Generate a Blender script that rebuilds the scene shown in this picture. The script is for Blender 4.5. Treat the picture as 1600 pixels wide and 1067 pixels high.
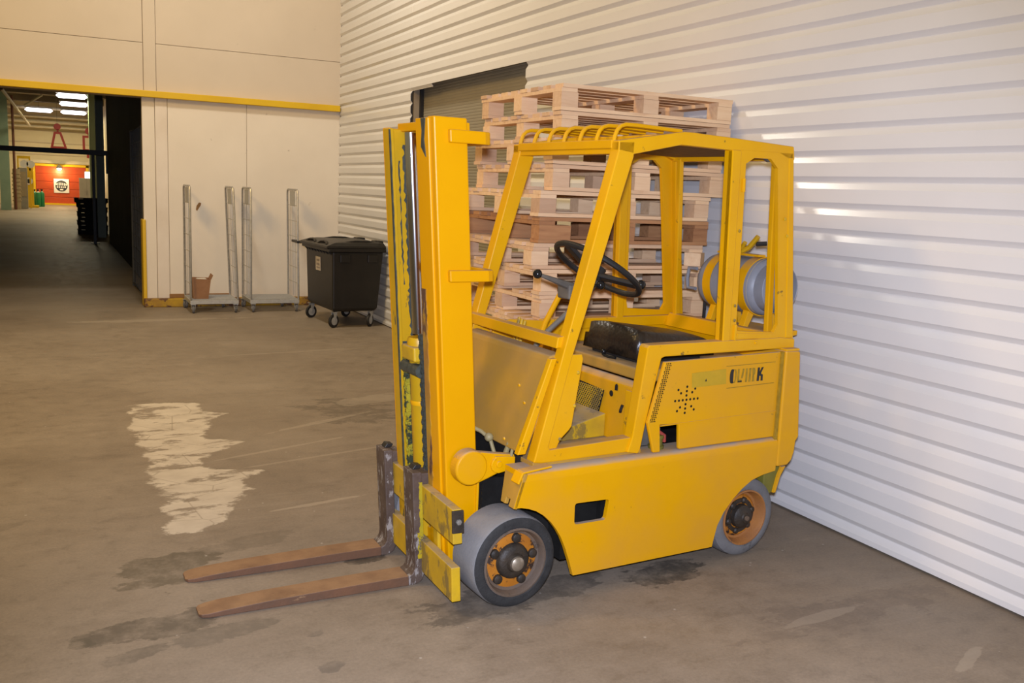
import bpy, bmesh, math, random
from math import sin, cos, pi, radians, tan, sqrt, atan2
from mathutils import Vector, Matrix
from mathutils.geometry import tessellate_polygon

for o in list(bpy.data.objects):
    bpy.data.objects.remove(o, do_unlink=True)
scene = bpy.context.scene
COL = scene.collection
random.seed(7)

# ------------------------------------------------------------------ camera
RC = ((0.897185, -0.032824, 0.440433), (-0.439637, -0.161604, 0.883518), (0.042175, -0.98631, -0.15942))
CAM_H = 1.74
cam_d = bpy.data.cameras.new('camera')
cam_d.sensor_width = 36.0
cam_d.lens = 32.78
cam_d.clip_end = 200
cam = bpy.data.objects.new('camera', cam_d)
COL.objects.link(cam)
m = Matrix.Identity(4)
for r in range(3):
    m[r][0] = RC[r][0]; m[r][1] = -RC[r][1]; m[r][2] = -RC[r][2]
m[2][3] = CAM_H
cam.matrix_world = m
scene.camera = cam

# ------------------------------------------------------------------ view, world, lamps
scene.view_settings.view_transform = 'Standard'
scene.view_settings.look = 'None'
scene.view_settings.gamma = 1.0
scene.view_settings.use_curve_mapping = False
scene.view_settings.exposure = 0.0
world = bpy.data.worlds.new('hall_ambient')
scene.world = world
world.use_nodes = True
world.node_tree.nodes['Background'].inputs[0].default_value = (1.0, 0.80, 0.42, 1)
world.node_tree.nodes['Background'].inputs[1].default_value = 0.28

def area_lamp(name, loc, target, sx, sy, power, color):
    d = bpy.data.lights.new(name, 'AREA'); d.shape = 'RECTANGLE'; d.size = sx; d.size_y = sy
    d.energy = power; d.color = color
    o = bpy.data.objects.new(name, d); COL.objects.link(o)
    o.location = loc
    o.rotation_euler = (Vector(target) - Vector(loc)).to_track_quat('-Z', 'Y').to_euler()
    return o
def point_lamp(name, loc, power, color, radius=0.05):
    d = bpy.data.lights.new(name, 'POINT'); d.energy = power; d.color = color; d.shadow_soft_size = radius
    o = bpy.data.objects.new(name, d); COL.objects.link(o); o.location = loc
    return o
WARM = (1.0, 0.75, 0.40)
# sodium-warm hall lamps under the roof, left of the aisle
area_lamp('hall_lamp', (-2.8, 6.2, 6.2), (2.6, 11.0, 1.2), 1.5, 1.5, 270, (1.0, 0.65, 0.25))
area_lamp('hall_lamp', (-1.6, 1.5, 6.5), (2.8, 4.0, 1.0), 1.4, 1.4, 24, WARM)
area_lamp('hall_lamp', (1.2, 9.7, 6.6), (2.3, 11.0, 0.8), 0.7, 0.7, 154, (1.0, 0.92, 0.80))
# the photographer's flash above the lens
fd = bpy.data.lights.new('camera_flash', 'SPOT'); fd.energy = 1000; fd.color = (0.72, 0.78, 1.0); fd.shadow_soft_size = 0.05
fd.spot_size = radians(84); fd.spot_blend = 0.75
fo = bpy.data.objects.new('camera_flash', fd); COL.objects.link(fo); fo.location = (-0.02, -0.02, CAM_H + 0.14)
fo.rotation_euler = (Vector((2.05, 3.6, 0.75)) - Vector(fo.location)).to_track_quat('-Z', 'Y').to_euler()

# ------------------------------------------------------------------ materials
MATS = {}
def nodes_of(name):
    mt = bpy.data.materials.new(name); mt.use_nodes = True
    nt = mt.node_tree
    return mt, nt, nt.nodes, nt.links, nt.nodes['Principled BSDF']
def ramp(N, stops):
    r = N.new('ShaderNodeValToRGB')
    el = r.color_ramp.elements
    while len(el) > 1: el.remove(el[0])
    el[0].position = stops[0][0]; el[0].color = (*stops[0][1], 1) if len(stops[0][1]) == 3 else stops[0][1]
    for p, c in stops[1:]:
        e = el.new(p); e.color = (*c, 1) if len(c) == 3 else c
    return r
def noise(N, L, scale, detail=4, rough=0.55, vec=None, stretch=None, coord='Object'):
    tc = N.new('ShaderNodeTexCoord')
    n = N.new('ShaderNodeTexNoise'); n.inputs['Scale'].default_value = scale
    n.inputs['Detail'].default_value = detail; n.inputs['Roughness'].default_value = rough
    src = tc.outputs[coord]
    if vec is not None: src = vec
    if stretch:
        mp = N.new('ShaderNodeMapping'); mp.inputs['Scale'].default_value = stretch
        L.new(src, mp.inputs['Vector']); src = mp.outputs[0]
    L.new(src, n.inputs['Vector'])
    return n
def mix(N, L, fac, a, b):
    mx = N.new('ShaderNodeMix'); mx.data_type = 'RGBA'
    def put(sock, v):
        if isinstance(v, tuple): sock.default_value = (*v, 1) if len(v) == 3 else v
        else: L.new(v, sock)
    if isinstance(fac, (int, float)): mx.inputs[0].default_value = fac
    else: L.new(fac, mx.inputs[0])
    put(mx.inputs[6], a); put(mx.inputs[7], b)
    return mx.outputs[2]
def mathn(N, L, op, a, b=None, c=None, clamp=False):
    n = N.new('ShaderNodeMath'); n.operation = op; n.use_clamp = clamp
    for i, v in enumerate((a, b, c)):
        if v is None: continue
        if isinstance(v, (int, float)): n.inputs[i].default_value = v
        else: L.new(v, n.inputs[i])
    return n.outputs[0]

def paint(name, c1, c2, rough=0.45, scale=5, metal=0.0, wear=None, wear_at=0.68, wear_scale=14, wear_stretch=None,
          dust=None, dust_amt=0.0, film=0.0, bump=0.05, spec=0.4, bump_scale=60):
    """painted / worn surface: two base tones, chips of another colour, dust lying on upward faces"""
    mt, nt, N, L, B = nodes_of(name)
    n1 = noise(N, L, scale, 5)
    r1 = ramp(N, [(0.3, c1), (0.7, c2)]); L.new(n1.outputs[0], r1.inputs[0])
    colr = r1.outputs[0]
    if wear:
        n2 = noise(N, L, wear_scale, 8, 0.7, stretch=wear_stretch)
        r2 = ramp(N, [(wear_at - 0.02, (0, 0, 0)), (wear_at + 0.02, (1, 1, 1))]); L.new(n2.outputs[0], r2.inputs[0])
        colr = mix(N, L, r2.outputs[0], colr, wear)
    if dust:
        g = N.new('ShaderNodeNewGeometry'); sp = N.new('ShaderNodeSeparateXYZ'); L.new(g.outputs['Normal'], sp.inputs[0])
        up = N.new('ShaderNodeMapRange'); up.inputs[1].default_value = 0.55; up.inputs[2].default_value = 0.95
        L.new(sp.outputs[2], up.inputs[0])
        n3 = noise(N, L, 9, 5)
        r3 = ramp(N, [(0.25, (0.35,) * 3), (0.6, (1, 1, 1))]); L.new(n3.outputs[0], r3.inputs[0])
        f = mathn(N, L, 'MULTIPLY', up.outputs[0], r3.outputs[0])
        f = mathn(N, L, 'MULTIPLY', f, dust_amt)
        if film:
            n4 = noise(N, L, 3.0, 5); r4 = ramp(N, [(0.4, (0, 0, 0)), (0.75, (1, 1, 1))]); L.new(n4.outputs[0], r4.inputs[0])
            f = mathn(N, L, 'ADD', f, mathn(N, L, 'MULTIPLY', r4.outputs[0], film), clamp=True)
        colr = mix(N, L, f, colr, dust)
        B_r = mathn(N, L, 'MULTIPLY_ADD', f, 0.5, rough, clamp=True); L.new(B_r, B.inputs['Roughness'])
    else:
        B.inputs['Roughness'].default_value = rough
    L.new(colr, B.inputs['Base Color'])
    B.inputs['Metallic'].default_value = metal
    B.inputs['Specular IOR Level'].default_value = spec
    if bump:
        nb = noise(N, L, bump_scale, 3); b = N.new('ShaderNodeBump'); b.inputs['Strength'].default_value = bump
        b.inputs['Distance'].default_value = 0.01
        L.new(nb.outputs[0], b.inputs['Height']); L.new(b.outputs[0], B.inputs['Normal'])
    MATS[name] = mt
    return mt

Y1, Y2 = (0.74, 0.375, 0.0), (0.68, 0.325, 0.0)
DUST = (0.30, 0.26, 0.22)
paint('yellow', Y1, Y2, 0.38, 4, spec=0.28, dust=DUST, dust_amt=0.6, film=0.04, wear=(0.24, 0.135, 0.015), wear_at=0.67, wear_scale=15, bump=0.05)
paint('yellow_body', (0.70, 0.345, 0.0), (0.64, 0.300, 0.0), 0.42, 3, spec=0.2, dust=(0.33, 0.30, 0.28), dust_amt=0.9, film=0.07, wear=(0.22, 0.12, 0.015), wear_at=0.675, wear_scale=15, bump=0.05)
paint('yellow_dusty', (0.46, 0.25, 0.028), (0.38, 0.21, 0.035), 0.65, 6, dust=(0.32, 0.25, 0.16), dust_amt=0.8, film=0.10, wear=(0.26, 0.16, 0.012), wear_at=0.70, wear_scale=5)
paint('yellow_mast', (0.70, 0.330, 0.0), (0.67, 0.305, 0.0), 0.36, 3, spec=0.22, dust=DUST, dust_amt=0.5, wear=(0.38, 0.25, 0.02), wear_at=0.78, wear_scale=7, bump=0.04)
paint('yellow_greasy', (0.58, 0.32, 0.004), (0.44, 0.27, 0.008), 0.4, 6, wear=(0.055, 0.055, 0.035), wear_at=0.62, wear_scale=9, wear_stretch=(1, 1, 0.35))
paint('yellow_rusty', (0.42, 0.24, 0.02), (0.30, 0.14, 0.03), 0.55, 9, wear=(0.10, 0.05, 0.03), wear_at=0.55, wear_scale=12, wear_stretch=(1, 1, 0.3))
paint('yellow_scraped', (0.62, 0.38, 0.008), (0.42, 0.26, 0.02), 0.5, 7, wear=(0.25, 0.165, 0.035), wear_at=0.55, wear_scale=7, wear_stretch=(1, 1, 0.5), dust=DUST, dust_amt=0.7)
paint('olive', (0.46, 0.29, 0.010), (0.52, 0.31, 0.012), 0.6, 30)
paint('ghost_paint', (0.24, 0.15, 0.010), (0.40, 0.235, 0.010), 0.6, 40)
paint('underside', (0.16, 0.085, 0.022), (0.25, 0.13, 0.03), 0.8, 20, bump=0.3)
paint('green_paint', (0.13, 0.12, 0.02), (0.20, 0.17, 0.02), 0.6, 8)
paint('grease', (0.035, 0.04, 0.032), (0.07, 0.075, 0.06), 0.45, 25, bump=0.3)
paint('chain_grease', (0.03, 0.036, 0.03), (0.05, 0.055, 0.045), 0.5, 25, wear=(0.40, 0.34, 0.02), wear_at=0.72, wear_scale=12)
paint('chain_yellow', (0.30, 0.26, 0.015), (0.42, 0.34, 0.02), 0.5, 25, wear=(0.035, 0.045, 0.025), wear_at=0.52, wear_scale=16)
paint('black', (0.012, 0.011, 0.010), (0.022, 0.020, 0.018), 0.5, 10)
paint('dark_cavity', (0.010, 0.009, 0.008), (0.018, 0.017, 0.015), 0.9, 10, spec=0.1)
paint('black_gloss', (0.010, 0.010, 0.010), (0.014, 0.014, 0.014), 0.12, 10, bump=0)
paint('rubber_dusty', (0.17, 0.167, 0.168), (0.235, 0.23, 0.23), 0.9, 6, wear=(0.11, 0.107, 0.105), wear_at=0.62, wear_scale=5, bump=0.2, bump_scale=90)
paint('rubber', (0.105, 0.103, 0.105), (0.165, 0.16, 0.16), 0.85, 7, wear=(0.075, 0.072, 0.07), wear_at=0.62, wear_scale=6, bump=0.25, bump_scale=90)
paint('rubber_dark', (0.016, 0.0155, 0.015), (0.035, 0.034, 0.033), 0.8, 14, wear=(0.13, 0.125, 0.12), wear_at=0.66, wear_scale=10, bump=0.3, bump_scale=90)
paint('rim_orange', (0.46, 0.17, 0.012), (0.34, 0.115, 0.012), 0.5, 9, wear=(0.040, 0.022, 0.014), wear_at=0.53, wear_scale=15, bump=0.15)
paint('rim_dirty', (0.105, 0.078, 0.060), (0.135, 0.085, 0.050), 0.7, 9, wear=(0.07, 0.05, 0.035), wear_at=0.58, wear_scale=10, bump=0.2)
paint('rim_rust', (0.36, 0.145, 0.03), (0.26, 0.11, 0.04), 0.6, 8, wear=(0.12, 0.07, 0.045), wear_at=0.64, wear_scale=9, bump=0.2)
paint('hub_black', (0.018, 0.015, 0.012), (0.045, 0.03, 0.018), 0.55, 16, bump=0.3)
paint('bare_steel', (0.42, 0.36, 0.28), (0.30, 0.24, 0.17), 0.35, 20, metal=0.7)
paint('fork_steel', (0.075, 0.050, 0.040), (0.125, 0.088, 0.066), 0.55, 9, wear=(0.30, 0.27, 0.25), wear_at=0.57, wear_scale=24, wear_stretch=(1, 1, 0.4), bump=0.2, metal=0.15)
paint('fork_rust', (0.115, 0.062, 0.036), (0.16, 0.075, 0.038), 0.62, 8, dust=(0.33, 0.195, 0.095), dust_amt=0.85, wear=(0.26, 0.15, 0.075), wear_at=0.62, wear_scale=12, wear_stretch=(0.4, 1, 1), bump=0.15, metal=0.1)
paint('smear_green', (0.34, 0.27, 0.012), (0.42, 0.30, 0.01), 0.5, 25, wear=(0.12, 0.09, 0.05), wear_at=0.55, wear_scale=22)
paint('chrome', (0.62, 0.63, 0.66), (0.50, 0.51, 0.54), 0.16, 4, metal=1.0, bump=0)
paint('zinc', (0.50, 0.49, 0.46), (0.38, 0.37, 0.35), 0.38, 30, metal=0.75, bump=0.05)
paint('zinc_plain', (0.40, 0.39, 0.36), (0.48, 0.47, 0.43), 0.5, 30, metal=0.3)
paint('grey_metal', (0.20, 0.21, 0.235), (0.26, 0.27, 0.295), 0.45, 8, wear=(0.14, 0.14, 0.145), wear_at=0.68, wear_scale=18)
paint('grease_grey', (0.10, 0.09, 0.075), (0.16, 0.14, 0.11), 0.6, 12)
paint('hose', (0.35, 0.29, 0.14), (0.25, 0.21, 0.10), 0.5, 12)
paint('red_rubber', (0.40, 0.06, 0.04), (0.3, 0.05, 0.04), 0.5, 12)
paint('bin_plastic', (0.010, 0.0085, 0.0065), (0.015, 0.0125, 0.010), 0.42, 5, wear=(0.05, 0.04, 0.03), wear_at=0.74, wear_scale=7, bump=0.1)
paint('white_paper', (0.62, 0.55, 0.45), (0.50, 0.43, 0.34), 0.7, 20)
paint('grey_print', (0.30, 0.26, 0.21), (0.24, 0.2, 0.16), 0.7, 20)
paint('cardboard', (0.33, 0.17, 0.085), (0.27, 0.135, 0.065), 0.8, 9, bump=0.2)
paint('cream_wall', (0.62, 0.53, 0.42), (0.58, 0.495, 0.39), 0.55, 1.2, wear=(0.47, 0.40, 0.31), wear_at=0.70, wear_scale=3.5, bump=0.06)
paint('cream_wall_low', (0.78, 0.70, 0.58), (0.73, 0.65, 0.535), 0.5, 1.5, wear=(0.44, 0.37, 0.29), wear_at=0.685, wear_scale=5, bump=0.08)
paint('cream_strip', (0.78, 0.70, 0.60), (0.70, 0.61, 0.50), 0.5, 2.5, bump=0.06)
paint('seam', (0.42, 0.34, 0.25), (0.36, 0.29, 0.21), 0.8, 5)
paint('rail_yellow', (0.72, 0.47, 0.010), (0.64, 0.40, 0.010), 0.45, 2, wear=(0.40, 0.25, 0.02), wear_at=0.74, wear_scale=8)
paint('kick_yellow', (0.50, 0.31, 0.012), (0.30, 0.16, 0.03), 0.6, 5, wear=(0.13, 0.06, 0.03), wear_at=0.52, wear_scale=6, bump=0.3)
paint('scrape_brown', (0.30, 0.155, 0.05), (0.24, 0.12, 0.04), 0.7, 9)
paint('cladding', (0.70, 0.685, 0.665), (0.665, 0.65, 0.63), 0.22, 1.5, bump=0.015, wear=(0.60, 0.58, 0.56), wear_at=0.74, wear_scale=4)
paint('shutter', (0.255, 0.225, 0.16), (0.285, 0.25, 0.18), 0.5, 2)
paint('frame_grey', (0.38, 0.31, 0.22), (0.30, 0.24, 0.17), 0.6, 5)
paint('curtain_black', (0.014, 0.013, 0.012), (0.028, 0.025, 0.022), 0.75, 1.2, spec=0.2)
paint('hall_cream', (0.58, 0.50, 0.33), (0.52, 0.44, 0.28), 0.6, 1.5)
paint('hall_green', (0.235, 0.33, 0.26), (0.19, 0.28, 0.22), 0.5, 2)
paint('hall_pale_green', (0.42, 0.50, 0.33), (0.37, 0.45, 0.30), 0.5, 2)
paint('hall_dark_green', (0.15, 0.19, 0.15), (0.18, 0.22, 0.17), 0.5, 2)
paint('ceiling_dark', (0.12, 0.10, 0.075), (0.17, 0.14, 0.10), 0.8, 1)
paint('pipe_white', (0.52, 0.46, 0.34), (0.44, 0.39, 0.28), 0.5, 3)
paint('red_door', (0.52, 0.075, 0.018), (0.42, 0.055, 0.014), 0.45, 2)
paint('sign_red', (0.46, 0.045, 0.04), (0.42, 0.04, 0.035), 0.45, 5)
paint('sign_white', (0.72, 0.70, 0.66), (0.68, 0.66, 0.62), 0.5, 5)
paint('print_dark', (0.022, 0.026, 0.034), (0.03, 0.034, 0.042), 0.6, 5)
paint('bottle_green', (0.012, 0.17, 0.055), (0.010, 0.13, 0.042), 0.35, 5)
paint('cabinet_grey', (0.42, 0.38, 0.30), (0.36, 0.32, 0.26), 0.5, 3)
paint('machine_tan', (0.34, 0.26, 0.15), (0.28, 0.22, 0.13), 0.6, 6)
paint('machine_grey', (0.22, 0.20, 0.16), (0.28, 0.25, 0.19), 0.6, 6)
paint('pipe_red', (0.14, 0.05, 0.03), (0.11, 0.04, 0.025), 0.6, 6)
paint('crate_black', (0.010, 0.010, 0.008), (0.020, 0.018, 0.013), 0.7, 6, spec=0.2)
paint('mesh_dark', (0.035, 0.037, 0.038), (0.055, 0.056, 0.055), 0.5, 6)
paint('rust_plate', (0.22, 0.10, 0.045), (0.30, 0.16, 0.06), 0.75, 12, bump=0.3)

def emit(name, color, strength):
    mt, nt, N, L, B = nodes_of(name)
    B.inputs['Base Color'].default_value = (0.8, 0.8, 0.8, 1)
    B.inputs['Emission Color'].default_value = (*color, 1); B.inputs['Emission Strength'].default_value = strength
    MATS[name] = mt
emit('tube_light', (0.97, 0.93, 1.0), 4.0)
emit('bulb_light', (1.0, 0.78, 0.5), 16.0)
emit('box_light', (1.0, 0.93, 0.75), 5.0)

def wood(name, a, b, dark, grey=None):
    mt, nt, N, L, B = nodes_of(name)
    oi = N.new('ShaderNodeObjectInfo')
    tc = N.new('ShaderNodeTexCoord')
    add = N.new('ShaderNodeVectorMath'); add.operation = 'ADD'
    cmb = N.new('ShaderNodeCombineXYZ')
    k = mathn(N, L, 'MULTIPLY', oi.outputs['Random'], 37.0)
    for i in range(3): L.new(k, cmb.inputs[i])
    L.new(tc.outputs['Object'], add.inputs[0]); L.new(cmb.outputs[0], add.inputs[1])
    n1 = noise(N, L, 6, 6, 0.6, vec=add.outputs[0], stretch=(0.7, 6, 6))
    r1 = ramp(N, [(0.28, a), (0.62, b), (0.82, dark)]); L.new(n1.outputs[0], r1.inputs[0])
    n2 = noise(N, L, 3.2, 3, 0.5, vec=add.outputs[0])
    r2 = ramp(N, [(0.70, (0, 0, 0)), (0.76, (1, 1, 1))]); L.new(n2.outputs[0], r2.inputs[0])
    c = mix(N, L, mathn(N, L, 'MULTIPLY', r2.outputs[0], 0.6), r1.outputs[0], dark)
    # single boards differ: some pinker and greyer than others
    rr = ramp(N, [(0.0, (1.05, 1.02, 0.98)), (0.45, (0.98, 0.94, 0.90)), (0.75, (0.86, 0.80, 0.78)), (1.0, (0.70, 0.63, 0.62))])
    L.new(oi.outputs['Random'], rr.inputs[0])
    mm = N.new('ShaderNodeMix'); mm.data_type = 'RGBA'; mm.blend_type = 'MULTIPLY'; mm.inputs[0].default_value = 1.0
    L.new(c, mm.inputs[6]); L.new(rr.outputs[0], mm.inputs[7])
    L.new(mm.outputs[2], B.inputs['Base Color'])
    B.inputs['Roughness'].default_value = 0.75; B.inputs['Specular IOR Level'].default_value = 0.25
    bp = N.new('ShaderNodeBump'); bp.inputs['Strength'].default_value = 0.25; bp.inputs['Distance'].default_value = 0.004
    L.new(n1.outputs[0], bp.inputs['Height']); L.new(bp.outputs[0], B.inputs['Normal'])
    MATS[name] = mt
wood('pine', (0.84, 0.62, 0.385), (0.76, 0.53, 0.315), (0.48, 0.27, 0.13))
wood('pine_brown', (0.50, 0.27, 0.12), (0.40, 0.20, 0.09), (0.2, 0.09, 0.045))

def seat_vinyl():
    mt, nt, N, L, B = nodes_of('seat_vinyl')
    tc = N.new('ShaderNodeTexCoord')
    v = N.new('ShaderNodeTexVoronoi'); v.inputs['Scale'].default_value = 46
    L.new(tc.outputs['Object'], v.inputs['Vector'])
    b = N.new('ShaderNodeBump'); b.inputs['Strength'].default_value = 0.55; b.inputs['Distance'].default_value = 0.004; b.invert = True
    L.new(v.outputs['Distance'], b.inputs['Height']); L.new(b.outputs[0], B.inputs['Normal'])
    n = noise(N, L, 5, 4); r = ramp(N, [(0.35, (0.013, 0.010, 0.008)), (0.7, (0.032, 0.022, 0.014))])
    L.new(n.outputs[0], r.inputs[0]); L.new(r.outputs[0], B.inputs['Base Color'])
    B.inputs['Roughness'].default_value = 0.33
    MATS['seat_vinyl'] = mt
seat_vinyl()

def concrete():
    mt, nt, N, L, B = nodes_of('concrete')
    tc = N.new('ShaderNodeTexCoord'); sp = N.new('ShaderNodeSeparateXYZ'); L.new(tc.outputs['Object'], sp.inputs[0])
    x, y = sp.outputs[0], sp.outputs[1]
    P = tc.outputs['Object']
    nA = noise(N, L, 0.7, 8, 0.62, vec=P)
    rA = ramp(N, [(0.32, (0.212, 0.166, 0.120)), (0.5, (0.254, 0.203, 0.149)), (0.70, (0.298, 0.242, 0.182))])
    L.new(nA.outputs[0], rA.inputs[0]); c = rA.outputs[0]
    nB = noise(N, L, 7.5, 10, 0.72, vec=P, stretch=(1, 1.25, 1))
    rB = ramp(N, [(0.30, (0.70, 0.69, 0.67)), (0.47, (0.97, 0.97, 0.97)), (0.56, (1.02, 1.02, 1.02)), (0.74, (1.20, 1.19, 1.18))]); L.new(nB.outputs[0], rB.inputs[0])
    mm = N.new('ShaderNodeMix'); mm.data_type = 'RGBA'; mm.blend_type = 'MULTIPLY'; mm.inputs[0].default_value = 0.8
    L.new(c, mm.inputs[6]); L.new(rB.outputs[0], mm.inputs[7]); c = mm.outputs[2]
    # smudged grey-brown dirt clouds with soft, broken edges
    nD = noise(N, L, 1.7, 9, 0.70, vec=P, stretch=(0.8, 1.5, 1))
    rD = ramp(N, [(0.54, (0, 0, 0)), (0.68, (1, 1, 1))]); L.new(nD.outputs[0], rD.inputs[0])
    c = mix(N, L, mathn(N, L, 'MULTIPLY', rD.outputs[0], 0.42), c, (0.150, 0.115, 0.082))
    # brushed drag marks running across the aisle
    nS = noise(N, L, 1.3, 9, 0.68, vec=P, stretch=(0.45, 7.0, 1))
    rS = ramp(N, [(0.56, (0, 0, 0)), (0.74, (1, 1, 1))]); L.new(nS.outputs[0], rS.inputs[0])
    c = mix(N, L, mathn(N, L, 'MULTIPLY', rS.outputs[0], 0.30), c, (0.36, 0.30, 0.235))
    # fine grit
    nG = noise(N, L, 70, 5, 0.75, vec=P)
    rG = ramp(N, [(0.3, (0.80,) * 3), (0.7, (1.2,) * 3)]); L.new(nG.outputs[0], rG.inputs[0])
    mg = N.new('ShaderNodeMix'); mg.data_type = 'RGBA'; mg.blend_type = 'MULTIPLY'; mg.inputs[0].default_value = 0.6
    L.new(c, mg.inputs[6]); L.new(rG.outputs[0], mg.inputs[7]); c = mg.outputs[2]
    nE = noise(N, L, 3.0, 8, 0.68, vec=P, stretch=(1, 1.9, 1))
    jag = mathn(N, L, 'SUBTRACT', nE.outputs[0], 0.5)
    def stain(cx, cy, rx, ry, ang, jig=1.6):
        ca, sa = cos(ang), sin(ang)
        dx = mathn(N, L, 'SUBTRACT', x, cx); dy = mathn(N, L, 'SUBTRACT', y, cy)
        u = mathn(N, L, 'ADD', mathn(N, L, 'MULTIPLY', dx, ca / rx), mathn(N, L, 'MULTIPLY', dy, sa / rx))
        v = mathn(N, L, 'ADD', mathn(N, L, 'MULTIPLY', dx, -sa / ry), mathn(N, L, 'MULTIPLY', dy, ca / ry))
        d = mathn(N, L, 'SQRT', mathn(N, L, 'ADD', mathn(N, L, 'MULTIPLY', u, u), mathn(N, L, 'MULTIPLY', v, v)))
        d = mathn(N, L, 'MULTIPLY_ADD', jag, jig * 2.0, d)
        mr = N.new('ShaderNodeMapRange'); mr.inputs[1].default_value = 1.06; mr.inputs[2].default_value = 0.94
        L.new(d, mr.inputs[0]); return mr.outputs[0]
    # oil and wet marks
    nK = noise(N, L, 9.0, 8, 0.7, vec=P); brk = ramp(N, [(0.36, (0.25,) * 3), (0.56, (1, 1, 1))]); L.new(nK.outputs[0], brk.inputs[0])
    for (cx, cy, rx, ry, an, k, colr) in [
        (0.42, 4.20, 0.20, 0.17, 0.5, 0.72, (0.10, 0.080, 0.052)), (0.80, 4.42, 0.30, 0.07, 0.15, 0.45, (0.12, 0.095, 0.066)),
        (0.32, 3.66, 0.30, 0.11, 0.25, 0.75, (0.095, 0.077, 0.056)), (0.55, 3.50, 0.20, 0.075, 0.1, 0.55, (0.12, 0.10, 0.076)),
        (0.24, 3.45, 0.12, 0.05, 0.2, 0.6, (0.11, 0.09, 0.068)), (0.05, 3.60, 0.05, 0.04, 0.1, 0.6, (0.10, 0.085, 0.06)),
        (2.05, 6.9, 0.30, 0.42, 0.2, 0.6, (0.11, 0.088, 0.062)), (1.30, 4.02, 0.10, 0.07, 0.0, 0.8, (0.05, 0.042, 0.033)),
        (0.88, 3.37, 0.05, 0.028, 0.3, 0.6, (0.12, 0.10, 0.08)), (0.86, 3.10, 0.05, 0.03, 0.2, 0.6, (0.12, 0.10, 0.08)),
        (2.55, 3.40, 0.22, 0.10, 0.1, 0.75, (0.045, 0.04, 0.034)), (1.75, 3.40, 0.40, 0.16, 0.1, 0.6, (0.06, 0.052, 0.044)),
        (-0.35, 5.0, 0.20, 0.10, 0.3, 0.4, (0.14, 0.112, 0.08)), (3.1, 2.75, 0.55, 0.12, 0.05, 0.35, (0.13, 0.10, 0.078)),
        (1.35, 9.6, 0.5, 0.5, 0.0, 0.2, (0.15, 0.12, 0.085))]:
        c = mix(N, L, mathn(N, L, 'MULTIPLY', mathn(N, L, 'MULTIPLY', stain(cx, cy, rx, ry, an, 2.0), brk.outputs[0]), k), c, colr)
    # patch of scraped pale floor paint
    fc = N.new('ShaderNodeFloatCurve')
    yn = N.new('ShaderNodeMapRange'); yn.inputs[1].default_value = 4.5; yn.inputs[2].default_value = 7.7; L.new(y, yn.inputs[0])
    cv = fc.mapping.curves[0]
    pts = [(4.5, .52), (4.68, .62), (4.78, .78), (4.85, .74), (5.1, .88), (5.22, .98), (5.40, .94), (5.56, 1.13), (5.66, .84), (5.85, .78), (6.05, .90), (6.22, 1.16), (6.36, .90), (6.6, .92), (6.85, .99), (7.05, 1.14), (7.15, 1.0), (7.45, .96), (7.62, .6)]
    cv.points[0].location = ((pts[0][0] - 4.5) / 3.2, pts[0][1] / 2); cv.points[1].location = (1.0, 0.2)
    for (yy, xx) in pts[1:]: cv.points.new((yy - 4.5) / 3.2, xx / 2)
    for p_ in cv.points: p_.handle_type = 'VECTOR'
    fc.mapping.update()
    L.new(yn.outputs[0], fc.inputs['Value'])
    xr = mathn(N, L, 'MULTIPLY', fc.outputs[0], 2.0)
    nE2 = noise(N, L, 3.6, 10, 0.68, vec=P, stretch=(1.0, 1.15, 1)); j2 = mathn(N, L, 'MULTIPLY', mathn(N, L, 'SUBTRACT', nE2.outputs[0], 0.5), 0.42)
    left = mathn(N, L, 'SUBTRACT', x, mathn(N, L, 'MULTIPLY_ADD', mathn(N, L, 'SUBTRACT', y, 6.0), -0.005, 0.485))
    right = mathn(N, L, 'SUBTRACT', xr, x)
    inside = mathn(N, L, 'MINIMUM', left, right)
    inside = mathn(N, L, 'MINIMUM', inside, mathn(N, L, 'SUBTRACT', y, 4.66)); inside = mathn(N, L, 'MINIMUM', inside, mathn(N, L, 'SUBTRACT', 7.52, y))
    inside = mathn(N, L, 'ADD', inside, j2)
    mr = N.new('ShaderNodeMapRange'); mr.inputs[1].default_value = -0.01; mr.inputs[2].default_value = 0.018; L.new(inside, mr.inputs[0])
    nH = noise(N, L, 2.7, 8, 0.7, vec=P, stretch=(1, 2.2, 1)); rH = ramp(N, [(0.41, (0.08,) * 3), (0.47, (1, 1, 1))]); L.new(nH.outputs[0], rH.inputs[0])
    vo = N.new('ShaderNodeTexVoronoi'); vo.feature = 'DISTANCE_TO_EDGE'; vo.inputs['Scale'].default_value = 2.2
    mpv = N.new('ShaderNodeMapping'); mpv.inputs['Scale'].default_value = (1, 1.5, 1); L.new(P, mpv.inputs[0]); L.new(mpv.outputs[0], vo.inputs['Vector'])
    rv = ramp(N, [(0.004, (0.55,) * 3), (0.012, (1, 1, 1))]); L.new(vo.outputs['Distance'], rv.inputs[0])
    f = mathn(N, L, 'MULTIPLY', mathn(N, L, 'MULTIPLY', mr.outputs[0], rH.outputs[0]), rv.outputs[0])
    nC = noise(N, L, 6, 5, vec=P); rC = ramp(N, [(0.35, (0.52, 0.45, 0.36)), (0.65, (0.62, 0.545, 0.44))]); L.new(nC.outputs[0], rC.inputs[0])
    c = mix(N, L, mathn(N, L, 'MULTIPLY', f, 0.9), c, rC.outputs[0])
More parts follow.
